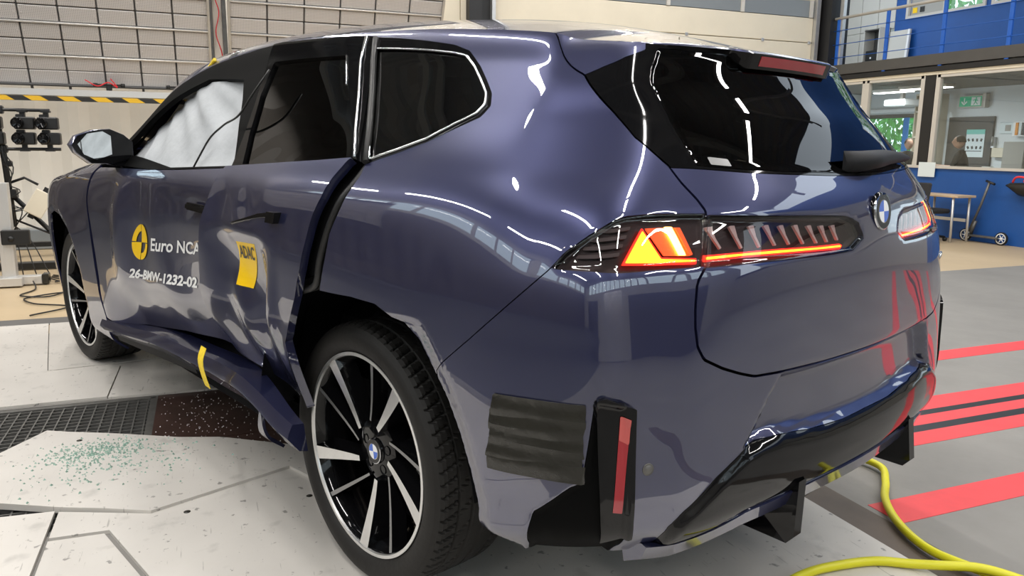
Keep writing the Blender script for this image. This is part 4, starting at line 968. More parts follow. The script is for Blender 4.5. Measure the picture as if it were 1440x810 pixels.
# olive tape over the bumper corner, five overlapping strips
TP = FEAT['TAPE']; tl, tr, br, bl = np.array(TP[0]), np.array(TP[2]), np.array(TP[3]), np.array(TP[5])
rng = np.random.RandomState(4)
for k in range(5):
    f0, f1 = k*.185, min(1, k*.185+.27)
    a, b, c_, d_ = tl+(bl-tl)*f0, tr+(br-tr)*f0, tr+(br-tr)*f1, tl+(bl-tl)*f1
    j = rng.uniform(-.004, .004, 4)
    def wav(P, k=k, ph=rng.uniform(0, 6)):
        P = P.copy(); z = P[..., 2]; yy = P[..., 1]+P[..., 0]
        P[..., 1] += .0011*np.sin(z*150+ph+3*yy)+.0009*np.sin(z*70+yy*20+ph); return P
    put('tape_strip', patch([a+[j[0], 0], b+[j[1], 0], c_+[j[2], 0], d_+[j[3], 0]], .004, .004+.0012*k, fn=wav), M['tape'], bumper, .0015)
# ---- diffuser lip, fins
def sweep(name, path, sec, mt, parent, smooth=30, mirror_=True):
    for sgn in ((1, -1) if mirror_ else (1,)):
        bm = bmesh.new(); rings = [[bm.verts.new((x+a, sgn*y, z+b)) for a, b in sec] for x, y, z in path]
        n = len(sec)
        for i in range(len(path)-1):
            for j in range(n): bm.faces.new((rings[i][j], rings[i][(j+1) % n], rings[i+1][(j+1) % n], rings[i+1][j]))
        bm.faces.new(rings[0]); bm.faces.new(rings[-1][::-1]); bmesh.ops.recalc_face_normals(bm, faces=bm.faces[:])
        from_bm(name, bm, mt, parent, smooth)
# lower lip under the black diffuser: navy-grey band, then the two fins each side
for sgn in (1, -1):
    bm = bmesh.new(); path = []
    for s_ in np.linspace(5.335, SMAX, 40):
        t = (s_-5.335)/(SMAX-5.335)
        v_ = np.interp(t, [0, .10, .22, .34, .5, 1], [.045, .030, .055, .105, .115, .125])
        p = body([s_], [max(v_, 0)])[0, 0]; q = body([s_], [max(v_-.03, 0)])[0, 0]; path.append((p, q))
    rings = []
    for p, q in path:
        rings.append([bm.verts.new((a[0]+dx, sgn*a[1], a[2]+dz)) for a, dx, dz in ((p, -.004, .0), (p, -.016, -.004), (q, -.014, -.022), (q, .03, -.045), (p, .05, -.01))])
    for i in range(len(rings)-1):
        for j in range(5): bm.faces.new((rings[i][j], rings[i+1][j], rings[i+1][(j+1) % 5], rings[i][(j+1) % 5])).smooth = True
    bm.faces.new(rings[0]); bm.faces.new(rings[-1][::-1]); bmesh.ops.recalc_face_normals(bm, faces=bm.faces[:])
    from_bm('bumper_lip', bm, M['paint'], bumper, 30)
    bm = bmesh.new()
    prism(bm, [(-.835, .335), (-.975, .332), (-.992, .352), (-.985, .475), (-.87, .40)], .285, .318, lambda u, w_, d: (u, sgn*(d+(.02 if w_ < .36 else 0)), w_))
    bmesh.ops.recalc_face_normals(bm, faces=bm.faces[:]); from_bm('diffuser_fin', bm, M['black'], diff)
bm = bmesh.new(); bx(bm, (-.86, 0, .40), (.14, .55, .05)); from_bm('diffuser_floor', bm, M['dark'], diff)
# ---- door handles, sills
def handle(parent, sgn, loc, fn=None):
    bm = bmesh.new(); x, y, z = loc
    prism(bm, [(-.10, -.010), (.085, -.014), (.10, -.004), (.085, .012), (-.09, .014)], 0, .022, lambda u, w_, d: (x-u, sgn*(y+d), z+w_))
    bmesh.ops.bevel(bm, geom=bm.edges[:], offset=.005, segments=2, affect='EDGES'); bmesh.ops.recalc_face_normals(bm, faces=bm.faces[:])
    from_bm('handle', bm, M['black'], parent, 40)
bm = bmesh.new(); prism(bm, [(.50, .966), (.30, 1.006), (.235, 1.014), (.19, 1.014), (.185, 1.002), (.30, .996), (.49, .960)], .930, .962, lambda u, w_, d: (u, d, w_))
bmesh.ops.bevel(bm, geom=bm.edges[:], offset=.004, segments=2, affect='EDGES'); bmesh.ops.recalc_face_normals(bm, faces=bm.faces[:]); from_bm('handle', bm, M['black'], rd_left, 40)
bm = bmesh.new(); prism(bm, [(.232, .988), (.220, 1.018), (.17, 1.018), (.182, .988)], .940, .972, lambda u, w_, d: (u, d, w_)); bmesh.ops.recalc_face_normals(bm, faces=bm.faces[:]); from_bm('handle_cap', bm, M['black'], rd_left)
handle(fd_left, 1, (.80, .925, .985)); handle(fd_right, -1, (1.0, .945, .97)); handle(rd_right, -1, (.25, .945, .98))
def sill(path, sgn=1, name='side_sill'):
    """path: (x, y, ztop, zbot)"""
    bm = bmesh.new(); rings = []
    for x, y, a, b in path:
        h = a-b
        k = .045+.06*min(1, max(0, (x-.16)/.5)); sec = [(y-k, a), (y-.012, a+.004), (y, a-.25*h), (y+.004, a-.45*h), (y-.030, b), (y-k-.01, b-.006)]
        rings.append([bm.verts.new((x, sgn*yy, zz)) for yy, zz in sec])
    for i in range(len(rings)-1):
        for j in range(6): bm.faces.new((rings[i][j], rings[i][(j+1) % 6], rings[i+1][(j+1) % 6], rings[i+1][j]))
    bm.faces.new(rings[0]); bm.faces.new(rings[-1][::-1]); bmesh.ops.recalc_face_normals(bm, faces=bm.faces[:])
    return from_bm(name, bm, M['paint'], car, 22)
sl = spline([(2.16, .925, .375, .300), (1.85, .928, .395, .330), (1.4, .93, .445, .370), (1.0, .935, .465, .388), (.72, .94, .478, .392), (.48, .955, .480, .400), (.34, .962, .462, .378), (.25, .965, .445, .355), (.165, .962, .428, .350)], 40)
s_left = sill(sl); tag(s_left, 'bent navy sill torn from under the doors')
sill([(2.2, .90, .36, .27), (1.2, .905, .36, .27), (.48, .905, .36, .27)], -1)
bm = bmesh.new(); prism(bm, [(2.05, .36), (1.05, .43), (1.0, .375), (1.95, .31)], .80, .905, lambda u, w_, d: (u, d, w_)); bmesh.ops.recalc_face_normals(bm, faces=bm.faces[:]); from_bm('torn_sill_trim', bm, M['dark'], car)
bm = bmesh.new(); pts = spline([(.752, .965, .535), (.735, .985, .50), (.715, .985, .45), (.698, .98, .415)], 10)
for i in range(9):
    a, b = pts[i], pts[i+1]; w_ = .024
    f = bm.faces.new([bm.verts.new((a[0]-w_, a[1], a[2])), bm.verts.new((b[0]-w_, b[1], b[2])), bm.verts.new((b[0]+w_, b[1]-.002, b[2])), bm.verts.new((a[0]+w_, a[1]-.002, a[2]))])
bmesh.ops.remove_doubles(bm, verts=bm.verts[:], dist=1e-5); bmesh.ops.solidify(bm, geom=bm.faces[:], thickness=.0015)
tag(from_bm('tape_flag', bm, M['measure'], car), 'yellow marked tape hanging over the sill')
# ---- left and right mirrors
def wing_mirror(sgn):
    # outline in the (y, z) plane at the glass, x depth forwards
    out = [(1.074, 1.178), (1.050, 1.214), (.985, 1.238), (.925, 1.243), (.872, 1.220), (.838, 1.190), (.840, 1.124), (.915, 1.102), (1.005, 1.102), (1.058, 1.146)]
    gl = [(1.050, 1.180), (1.012, 1.222), (.955, 1.232), (.925, 1.214), (.925, 1.140), (.985, 1.118), (1.030, 1.140)]
    X0 = 1.75; c = np.mean(out, 0); bm = bmesh.new(); rings = []
    for k, (dx, sc_) in enumerate([(0, .955), (.006, 1.0), (.06, 1.0), (.10, .90), (.13, .68), (.14, .35)]):
        rings.append([bm.verts.new((X0+dx+(.10*(sgn*0+ (1.074-y)))*.25, sgn*(c[0]+(y-c[0])*sc_), c[1]+(z-c[1])*sc_)) for y, z in out])
    n = len(out)
    for i in range(5):
        for k in range(n): bm.faces.new((rings[i][k], rings[i][(k+1) % n], rings[i+1][(k+1) % n], rings[i+1][k]))
    bm.faces.new(rings[-1]); bm.faces.new(rings[0][::-1]); bmesh.ops.recalc_face_normals(bm, faces=bm.faces[:])
    mr = from_bm('side_mirror', bm, [M['paint']], car, 40)
    bm = bmesh.new(); prism(bm, out, 0, .004, lambda u, w_, d: (X0-.001-d+.025*(1.074-u), sgn*(c[0]+(u-c[0])*.97), c[1]+(w_-c[1])*.97)); bmesh.ops.recalc_face_normals(bm, faces=bm.faces[:]); from_bm('mirror_rim', bm, M['black'], mr)
    bm = bmesh.new(); prism(bm, gl, 0, .002, lambda u, w_, d: (X0-.006-d+.025*(1.074-u), sgn*u, w_)); bmesh.ops.recalc_face_normals(bm, faces=bm.faces[:]); from_bm('mirror_glass', bm, M['mirror'], mr)
    bm = bmesh.new(); prism(bm, [(.95, 1.104), (.84, 1.125), (.78, 1.105), (.80, 1.075), (.88, 1.085)], .01, .13, lambda u, w_, d: (X0+d, sgn*u, w_)); bmesh.ops.recalc_face_normals(bm, faces=bm.faces[:]); from_bm('mirror_stalk', bm, M['black'], mr)
M['mirror'] = mat('mirror_silver', (.85, .90, .92), .02, 1.0)
wing_mirror(1); wing_mirror(-1)
# ---- curtain airbag seen through the open front window, cable in front of it
rng = np.random.RandomState(8)
def crumple(P):
    x, z = P[..., 0], P[..., 2]; P = P.copy()
    P[..., 1] += -.06+.017*np.sin(6*x+14*z+1.5*np.sin(7*z))+.006*np.sin(19*z-9*x+np.sin(8*x))+.005*np.abs(np.sin(9*x+5*z))+.005*np.sin(26*x+9*np.sin(7*z))
    P[..., 1] += .03*g2(x, 1.1, .3)
    return P
ab = inside(make_grid(np.linspace(2.2, 3.85, 160), np.linspace(.86, 1.36, 90), fn=crumple), [(2.36, .96), (2.42, 1.07), (2.62, 1.19), (2.83, 1.245), (3.12, 1.285), (3.47, 1.255), (3.56, 1.16), (3.66, 1.0), (3.72, .88), (2.45, .88)])
tag(put('curtain_airbag', ab, M['airbag'], car, .004, normals=False), 'crumpled white airbag filling the front window')
bm = bmesh.new(); tube(bm, spline([(1.08, .845, 1.10), (1.03, .83, 1.157), (.985, .82, 1.20), (.86, .815, 1.25), (.71, .815, 1.29), (.66, .80, 1.34), (.62, .755, 1.42)], 30), .0035, 5); from_bm('cable', bm, M['ink'], car)
# crumpled roof edge above the front door
bm = bmesh.new()
for i in range(4):
    x = 1.10-.03*i; bx(bm, (x+.05, .648-.004*i, 1.508+.006*(i % 2)), (.035, .015, .010), (.3*i, .5-.2*i, .3), bev=.004)
from_bm('crushed_trim', bm, M['galv'], car)
bm = bmesh.new(); bx(bm, (1.30, .660, 1.497), (.035, .012, .016), (.2, .4, 0), bev=.003); bx(bm, (1.33, .662, 1.484), (.04, .010, .012), (.2, .4, 0), bev=.003); from_bm('tape_flag', bm, M['measure'], car)
# ---- lettering laid on the doors
def text_mesh(body_, bold=.0):
    cu = bpy.data.curves.new('t', 'FONT'); cu.body = body_; cu.size = 1; cu.offset = bold; cu.resolution_u = 3
    o = bpy.data.objects.new('t', cu); COL.objects.link(o); dg = bpy.context.evaluated_depsgraph_get()
    me = bpy.data.meshes.new_from_object(o.evaluated_get(dg)); bpy.data.objects.remove(o); bpy.data.curves.remove(cu)
    return me
def text_extent(body_, bold=.0):
    me = text_mesh(body_, bold); c = np.zeros(3*len(me.vertices)); me.vertices.foreach_get('co', c); c = c.reshape(-1, 3); bpy.data.meshes.remove(me)
    return c[:, 0].min(), c[:, 0].max()
def lay(name, me, mp, mt, parent, fn, off):
    """map flat mesh x, y through mp -> (s, v) -> surface (+ damage fn) + off"""
    bm = bmesh.new(); bm.from_mesh(me); bpy.data.meshes.remove(me)
    bmesh.ops.triangulate(bm, faces=bm.faces[:])
    for _ in range(2):
        L = [e for e in bm.edges if e.calc_length() > .18]
        if L: bmesh.ops.subdivide_edges(bm, edges=L, cuts=1); bmesh.ops.triangulate(bm, faces=bm.faces[:])
    for v in bm.verts:
        s_, v_ = mp(v.co.x, v.co.y)
        P = np.array([[body([s_], [v_])[0, 0]]]); P = fn(P) if fn else P
        v.co = Vector(P[0, 0])+Vector((0, off, 0))
    bm.normal_update()
    if sum(f.normal.y for f in bm.faces) < 0: bmesh.ops.reverse_faces(bm, faces=bm.faces[:])
    return from_bm(name, bm, mt, parent)
def quadmap(Q, x0, x1, h, shift=(0, 0)):
    bl_, br_, tr_, tl_ = [np.array(q)+np.array(shift) for q in Q]
    def f(x, y):
        a = (x-x0)/(x1-x0); b = y/h
        return (bl_*(1-a)+br_*a)*(1-b)+(tl_*(1-a)+tr_*a)*b
    return f
x0, x1 = text_extent('Euro NC', .022)
lay('lettering', text_mesh('Euro NCAP', .022), quadmap(FEAT['TXT_EURO'], x0, x1, .70), M['decal'], fd_left, hurt_front, .002)
x0, x1 = text_extent('26-BMW-1232-02', .04)
lay('lettering', text_mesh('26-BMW-1232-02', .04), quadmap(FEAT['TXT_CODE'], x0, x1, .70), M['decal'], fd_left, hurt_front, .002)
rl, rr_, rt, rb = [np.array(q) for q in FEAT['ROUNDEL']]; rc = (rt+rb)/2+(rl+rr_)/2-(rt+rb)/2; ru, rv = (rr_-rl)/2, (rt-rb)/2
def disc_mesh(parts):
    bm = bmesh.new()
    for r0, r1, a0, a1 in parts:
        n = 14
        for i in range(n):
            a, b = R(a0+(a1-a0)*i/n), R(a0+(a1-a0)*(i+1)/n)
            q = [(r1*math.cos(a), r1*math.sin(a)), (r1*math.cos(b), r1*math.sin(b)), (r0*math.cos(b), r0*math.sin(b)), (r0*math.cos(a), r0*math.sin(a))]
            if r0 < 1e-6: q = q[:3]
            bm.faces.new([bm.verts.new((x, y, 0)) for x, y in q])
    me = bpy.data.meshes.new('d'); bm.to_mesh(me); bm.free(); return me
dm = lambda x, y: rc+ru*x+rv*y
lay('roundel', disc_mesh([(.0, 1, 1.5, 88), (.62, 1, 92, 178), (.0, 1, 182, 268), (.62, 1, 272, 358)]), dm, M['yellow'], fd_left, hurt_front, .0025)
def rect_mesh(n=10):
    bm = bmesh.new(); bmesh.ops.create_grid(bm, x_segments=n, y_segments=n, size=.5)
    me = bpy.data.meshes.new('r'); bm.to_mesh(me); bm.free(); return me
Q = FEAT['STICKER']; sq = [Q[3], Q[2], Q[1], Q[0]]
lay('sticker', rect_mesh(), (lambda x, y, f=quadmap(sq, -.5, .5, 1.): f(x, y+.5)), M['yellow'], rd_left, hurt_rear, .0135)
x0, x1 = text_extent('ADAC', .02)
sqf = quadmap(sq, 0, 1, 1.)
lay('sticker_lettering', text_mesh('ADAC', .02), lambda x, y: sqf(.07+.86*(x-x0)/(x1-x0), .64+.28*y/.70), M['ink'], rd_left, hurt_rear, .0150)
# ---------------------------------------------------------------- boards, plates and grate on the floor
def sheet(name, label, poly, top, th, mt, cat='board', sub=0, group=None, edge=None):
    bm = bmesh.new(); P = [tuple(p) for p in poly]
    c = np.mean(P, 0)
    fs = prism(bm, P, top-th, top, lambda u, w_, d: (u-c[0], w_-c[1], d))
    bmesh.ops.recalc_face_normals(bm, faces=bm.faces[:])
    o = from_bm(name, bm, mt); o.location = (c[0], c[1], 0); return tag(o, label, cat, group)
T0 = .0
sheet('floor_board', 'white floor board beside the camera tripod, left of the front wheel', [(1.66, 3.4), (3.45, 3.4), (3.45, 2.14), (2.92, 2.06), (2.243, 1.957), (2.223, 1.612), (1.68, 1.622)], T0, .012, M['board'])
sheet('floor_board', 'white floor board carrying the front wheel of the car', [(2.246, 1.953), (2.92, 2.055), (3.45, 2.133), (3.45, -1.1), (2.40, -1.1), (2.322, 1.41)], T0, .012, M['board'])
sheet('floor_board', 'white floor board under the front door, at the edge of the steel plate', [(2.224, 1.606), (1.672, 1.616), (1.655, 1.35), (1.64, .9), (1.67, -.7), (2.39, -.7), (2.316, 1.41), (2.242, 1.948)], T0-.002, .010, M['board'])
bB = [(1.25, 1.80), (1.20, 1.71), (1.16, 1.62), (1.10, 1.50), (1.04, 1.39), (.985, 1.29), (.95, 1.19), (.93, 1.13), (.86, 1.03), (.79, .93), (.73, .84), (.50, .74), (.42, .84), (.54, .90), (.33, 1.36), (.40, 1.50), (.46, 1.64), (.56, 1.83), (.75, 2.1), (1.0, 1.95)]
sheet('floor_board', 'white floor board strewn with broken glass in front of the rear wheel', bB, T0+.010, .022, M['board'])
sheet('floor_board', 'large white floor board under the rear wheel and rear bumper', [(.445, 1.64), (.33, 1.36), (.54, .90), (.40, .80), (.30, -.75), (-1.9, -.75), (-1.9, .6), (-.07, 1.343), (.255, 1.474), (.262, 1.640)], T0, .012, M['board'])
sheet('floor_board', 'white trapezoid floor board let in nearest the camera', [(.243, 1.640), (.238, 1.486), (-.07, 1.362), (-1.3, .87), (-1.3, 1.64)], T0-.001, .010, M['board'])
sheet('floor_board', 'white floor board at the near left edge below the small strip of grate', [(.47, 1.82), (.455, 1.653), (-1.3, 1.653), (-1.3, 2.7), (.40, 2.7)], T0, .012, M['board'])
sheet('steel_plate', 'dark rusty steel plate between the grate and the car, far half', [(1.003, 1.40), (1.655, 1.40), (1.655, -.95), (1.003, -.95)], -.014, .02, M['plate'], 'plate')
sheet('steel_plate', 'dark rusty steel plate under the side sill, near half', [(.305, 1.40), (.998, 1.40), (.998, -.95), (.305, -.95)], -.015, .02, M['plate'], 'plate')
gr = thing('floor_grate', 'steel mesh floor grate over the dark pit, left of the rusty plate', 'grate', (.98, 2.01, -.014))
bm = bmesh.new()
for q in (((-.66, 0, -.015), (.03, 1.2, .03)), ((.66, 0, -.015), (.03, 1.2, .03)), ((0, -.595, -.015), (1.32, .03, .03)), ((0, .595, -.015), (1.32, .03, .03))): bx(bm, *q)
from_bm('grate_frame', bm, M['steel'], gr)
bm = bmesh.new(); bx(bm, (0, 0, -.015), (1.29, .006, .022)); gb = from_bm('grate_bar', bm, M['steel'], gr); k = 0
for i in range(27):
    y = -.57+1.14*i/26
    if i == 0: gb.location = (0, y, 0)
    else: again(gb, gr, (0, y, 0))
bm = bmesh.new(); bx(bm, (0, 0, -.012), (.006, 1.16, .016)); gc = from_bm('cross_bar', bm, M['steel'], gr)
for i in range(30):
    x = -.63+1.26*i/29
    if i == 0: gc.location = (x, 0, 0)
    else: again(gc, gr, (x, 0, 0))
# broken glass: crumbs nobody could count
rng = np.random.RandomState(3); bm = bmesh.new()
def crumb(x, y, z, s):
    a = rng.uniform(0, 6.28); v = [bm.verts.new((x+s*math.cos(a+2.1*k)*rng.uniform(.6, 1), y+s*math.sin(a+2.1*k)*rng.uniform(.6, 1), z)) for k in range(3)]
    t = bm.verts.new((x, y, z+s*.9)); bm.faces.new(v[::-1])
    for k in range(3): bm.faces.new((v[k], v[(k+1) % 3], t))
inB = lambda x, y: seg_sdf(np.array([[x, y]]), bB)[0] < -.01
n = 0
while n < 760:
    if n < 470: x, y = rng.normal(.93, .06), rng.normal(1.58, .09)
    else: x, y = rng.normal(.80, .13), rng.normal(1.52, .15)
    if inB(x, y): crumb(x, y, T0+.010, rng.uniform(.003, .0085)); n += 1
o = from_bm('broken_glass', bm, M['shard']); tag(o, 'green crumbs of broken window glass scattered on a white board', 'glass', None, 'stuff')
bm = bmesh.new()
for k in range(200):
    x, y = rng.uniform(1.02, 1.62), rng.normal(1.20, .16)
    if y < 1.39 and not inB(x, y): crumb(x, y, -.014, rng.uniform(.002, .0045))
for k in range(90):
    x, y = rng.uniform(.70, 1.0), rng.uniform(.75, 1.1)
    if not inB(x, y): crumb(x, y, -.015, rng.uniform(.002, .004))
tag(from_bm('glass_crumbs', bm, M['decal']), 'pale glass crumbs scattered on the dark steel plate', 'glass', None, 'stuff')
# bolt holes in the boards
for (x, y) in ((.28, .86), (.30, 1.25), (1.08, 1.66)):
    bm = bmesh.new(); lathe(bm, [(.011, .0), (.011, .0008), (0, .0008)], 14, axis='z'); o = from_bm('rubber_plug', bm, M['tape']); o.location = (x, y, T0+(.010 if x > 1 else 0))
    tag(o, {.28: 'dark plug in the big white board, nearer the car', .30: 'dark plug in the big white board, nearer the camera', 1.08: 'dark plug in the glass-strewn white board'}[x], 'plug')
# yellow hose on the floor, right of the car
bm = bmesh.new()
P = [(.35, -.75, .03), (.1, -1.02, .012), (-.12, -1.17, .012), (-.24, -1.19, .012), (-.35, -1.10, .012), (-.45, -.99, .012), (-.54, -.92, .012), (-.62, -.875, .012), (-.70, -.845, .012), (-.77, -.833, .013), (-.88, -.86, .014), (-.97, -.885, .02)]
P += [(-1.10, -.90, .025), (-1.20, -.80, .030), (-1.12, -.70, .034), (-.97, -.80, .036)][:0]
tube(bm, spline(P, 90), .0135, 10); o = from_bm('air_hose', bm, M['hose']); tag(o, 'yellow hose lying along the floor from under the bumper', 'hose')
bm = bmesh.new(); P = [(-1.05, -.92, .035), (-.91, -.835, .036), (-.86, -.77, .028), (-.80, -.70, .016), (-.76, -.64, .014), (-.735, -.52, .014), (-.735, -.38, .014), (-.76, -.29, .014), (-.85, -.15, .014), (-1.0, 0, .014)]
tube(bm, spline(P, 70), .0135, 10); o = from_bm('air_hose', bm, M['hose']); tag(o, 'yellow hose looping over the white board nearest the lower right corner', 'hose')
# ---------------------------------------------------------------- perforated panel racks, upper left
def rack(y_right, ncol, cw, label, nrow=10):
    t = thing('panel_rack', label, 'panel rack', (7.2, y_right, 1.76)); t.rotation_euler = (0, R(-25), 0); pm = {}
    rails = [.30+.34*k for k in range(6)]; zs = [(0, .148), (.150, .298)]
    for r in rails: zs += [(r+.012, r+.165), (r+.172, r+.328)]
    for i in range(ncol):
        for (a, b) in zs[:nrow]:
            h = round(b-a, 3)
            if h not in pm:
                bm = bmesh.new(); bx(bm, (0, 0, 0), (.03, cw-.016, h-.006), bev=.006); 
                for yy in (-.5*cw+.03, .5*cw-.03): bx(bm, (-.017, yy, 0), (.006, .012, .012))
                o = from_bm('panel', bm, M['perf'], t); pm[h] = o
            else: o = again(pm[h], t)
            o.location = (0, cw*(i+.5), .5*(a+b))
    W_ = ncol*cw
    for k in range(ncol+1):
        bm = bmesh.new(); bx(bm, (.035, cw*k, .9), (.03, .022, 1.95)); from_bm('upright', bm, M['panelgrey'], t)
    for r in [-.004]+rails[:5]:
        bm = bmesh.new(); bx(bm, (-.012, W_/2, r+.004), (.05, W_+.02, .016), bev=.003); from_bm('rail', bm, M['alup'] if r > 0 else M['panelgrey'], t)
    bm = bmesh.new(); bx(bm, (.055, W_/2, .9), (.01, W_, 1.9)); from_bm('back_sheet', bm, M['panelgrey'], t)
    for y in (0, W_):
        bm = bmesh.new(); bx(bm, (.0, y, .9), (.09, .025, 1.95)); from_bm('end_post', bm, M['galv'], t)
    return t
rack(.985, 8, .35, 'tilted rack of perforated grey panels above the camera tripod')
rack(-1.56, 6, .39, 'tilted rack of perforated grey panels above the car roof')
rk = rack(0, 12, .35, 'tilted rack of perforated grey panels along the brown side wall, mirrored in the door glass')
rk.location = (6.4, 6.3, 1.9); rk.rotation_euler = (0, R(-25), R(90))
po = thing('post', 'pale upright post with red cable between the two panel racks', 'post', (7.25, .89, 0))
bm = bmesh.new(); bx(bm, (0, 0, 2.3), (.10, .10, 4.6), bev=.006); from_bm('core', bm, M['cream'], po)
for y in (.072, -.072):
    bm = bmesh.new(); bx(bm, (-.03, y, 2.3), (.10, .045, 4.6), bev=.005); from_bm('side_rail', bm, M['steel'], po)
bm = bmesh.new(); tube(bm, spline([(-.065, .03, 3.0), (-.065, .02, 2.75), (-.065, -.02, 2.6), (-.065, .02, 2.35), (-.065, -.03, 2.15), (-.065, 0, 1.8)], 30), .006, 5); from_bm('cable', bm, M['redcloth'], po)
# beam with hazard tape
be = thing('hazard_beam', 'aluminium beam with black and yellow striped edge under the panel rack', 'beam', (7.1, 1.4, 1.60))
bm = bmesh.new(); bx(bm, (0, 0, .062), (.12, 6.6, .07), bev=.005); from_bm('beam_body', bm, M['alup'], be)
bm = bmesh.new(); bx(bm, (-.06, 0, .0), (.012, 6.6, .046)); from_bm('striped_edge', bm, M['hazard'], be)
bm = bmesh.new(); bx(bm, (.02, 0, -.01), (.10, 6.6, .02)); from_bm('under_flange', bm, M['panelgrey'], be)
for y in (-1.85, 4.65):
    bm = bmesh.new(); bx(bm, (0, y, -.80), (.10, .10, 1.62)); from_bm('beam_leg', bm, M['alup'], be)
for y in (2.00, 1.30):
    o = thing('clamp', 'black clamp with %s on the hazard beam' % ('red cable' if y > 1.5 else 'two knobs'), 'clamp', (7.08, y, 1.70))
    bm = bmesh.new(); bx(bm, (0, 0, .025), (.05, .05, .05), bev=.006); bx(bm, (0, 0, .055), (.03, .30, .02), bev=.004); from_bm('clamp_body', bm, M['ink'], o)
    for s_ in (-.13, .13):
        bm = bmesh.new(); lathe(bm, [(0, -.02), (.02, -.02), (.02, .02), (0, .02)], 10, org=(0, s_, .055)); from_bm('knob', bm, M['ink'], o)
    if y > 1.5:
        bm = bmesh.new(); tube(bm, spline([(-.03, .22, .10), (-.04, .10, .04), (-.04, 0, .08), (-.04, -.08, .03), (-.03, -.02, .12)], 24), .006, 5); from_bm('cable', bm, M['redcloth'], o)
st2 = thing('hazard_post', 'short black and yellow striped post against the pale block wall', 'post', (7.5, -1.56, 2.35))
bm = bmesh.new(); bx(bm, (0, 0, .33), (.04, .06, .62), (0, 0, 0)); from_bm('striped_face', bm, M['hazard2'] if 'hazard2' in M else M['hazard'], st2)
bm = bmesh.new(); bx(bm, (.05, 0, -.84), (.06, .06, 2.98)); from_bm('pole', bm, M['galv'], st2)
# ---------------------------------------------------------------- camera rig on a tripod
RX = 5.6
rig = thing('tripod', 'black tripod carrying a cross-barred rig of small cameras', 'tripod', (RX, 2.70, 0))
def pt(*p): return (p[0], p[1]-2.70, p[2])
bm = bmesh.new(); tube(bm, [(0, 0, .45), (0, .02, 1.02), (0, .06, 1.56)], .026, 10); from_bm('column', bm, M['ink'], rig)
for z, y0, y1 in ((1.435, .42, -.36), (1.105, .42, -.42)):
    bm = bmesh.new(); tube(bm, [(-.03, y0, z), (-.03, y1, z)], .014, 8); bx(bm, (-.02, .03, z), (.07, .09, .07), bev=.01); from_bm('cross_bar', bm, M['ink'], rig)
for a, L in ((R(-95), .62), (R(40), .6), (R(165), .6)):
    bm = bmesh.new(); e = (L*math.cos(a), L*math.sin(a)); tube(bm, [(0, 0, .72), (e[0]*.9, e[1]*.9, .05), (e[0], e[1], .0)], .020, 8); bx(bm, (e[0], e[1], -.002), (.05, .05, .02)); from_bm('leg', bm, M['ink'], rig)
    bm = bmesh.new(); tube(bm, [(0, 0, .50), (e[0]*.6, e[1]*.6, .32)], .010, 6); from_bm('brace', bm, M['ink'], rig)
bm = bmesh.new(); bx(bm, (0, 0, .72), (.10, .10, .08), bev=.01); bx(bm, (0, 0, .98), (.07, .07, .05), bev=.01); tube(bm, [(0, .04, .80), (-.04, -.12, .86), (-.05, -.22, .80)], .012, 6); tube(bm, [(0, .04, .78), (-.04, .16, .84), (-.05, .22, .79)], .012, 6); from_bm('spider', bm, M['ink'], rig)
bm = bmesh.new()
for k in range(5):
    r_ = np.random.RandomState(k); tube(bm, spline([(-.04, .02, 1.4-.2*k), (-.09, .06-.05*k, 1.2-.15*k), (-.06, -.05+.03*k, .95-.1*k), (-.10, .10-.06*k, .6), (-.05, .04*k-.1, .35), (-.12, .1*k-.25, .02)], 30), .005, 5)
from_bm('cables', bm, M['ink'], rig)
def cam_body(y, z, up, label):
    o = thing('camera', label, 'camera', (RX-.04, y, z)); s_ = 1 if up else -1
    bm = bmesh.new(); bx(bm, (0, -.012, 0), (.10, .155, .105), bev=.010); bx(bm, (0, .02, .060), (.06, .06, .03), bev=.006); from_bm('body', bm, M['ink'], o)
    bm = bmesh.new(); lathe(bm, [(.046, 0), (.046, -.06), (.041, -.066), (.036, -.052), (0, -.046)], 20, axis='x', org=(-.05, .03, 0)); from_bm('lens', bm, M['black'], o, 40)
    bm = bmesh.new(); bx(bm, (.0, 0, -s_*.075), (.035, .04, .06)); bx(bm, (0, 0, -s_*.10), (.07, .07, .018)); from_bm('mount', bm, M['ink'], o)
    return o
cam_body(2.545, 1.325, False, 'hanging camera next to the tripod column, upper row'); cam_body(2.37, 1.325, False, 'hanging camera at the bar end, upper row')
cam_body(2.55, 1.195, True, 'upright camera next to the tripod column, lower row'); cam_body(2.36, 1.195, True, 'upright camera at the bar end, lower row')
cam_body(2.79, 1.325, False, 'hanging camera cut by the left picture edge, upper row'); cam_body(2.78, 1.195, True, 'upright camera cut by the left picture edge, lower row')
o = thing('equipment_box', 'beige electronics box clamped to the tripod leg', 'box', (5.50, 2.48, .64)); o.rotation_euler = (R(32), 0, R(8))
bm = bmesh.new(); bx(bm, (0, 0, 0), (.07, .15, .22), bev=.006); from_bm('box_case', bm, M['cream2'], o)
bm = bmesh.new(); bx(bm, (.05, 0, 0), (.03, .05, .30)); from_bm('clamp', bm, M['ink'], o)
al = thing('profile_stand', 'grey aluminium profile stand at the left edge beside the tripod', 'stand', (5.12, 2.62, 0))
bm = bmesh.new(); bx(bm, (0, .05, .42), (.10, .10, .84), bev=.004); 
for k in (-.025, .025): bx(bm, (-.051, .05+k, .42), (.004, .012, .84))
from_bm('upright', bm, M['alup'], al)
bm = bmesh.new(); bx(bm, (.0, .0, .035), (.09, .36, .07), bev=.004); bx(bm, (-.08, .1, .035), (.09, .30, .07), bev=.004); from_bm('foot', bm, M['alup'], al)
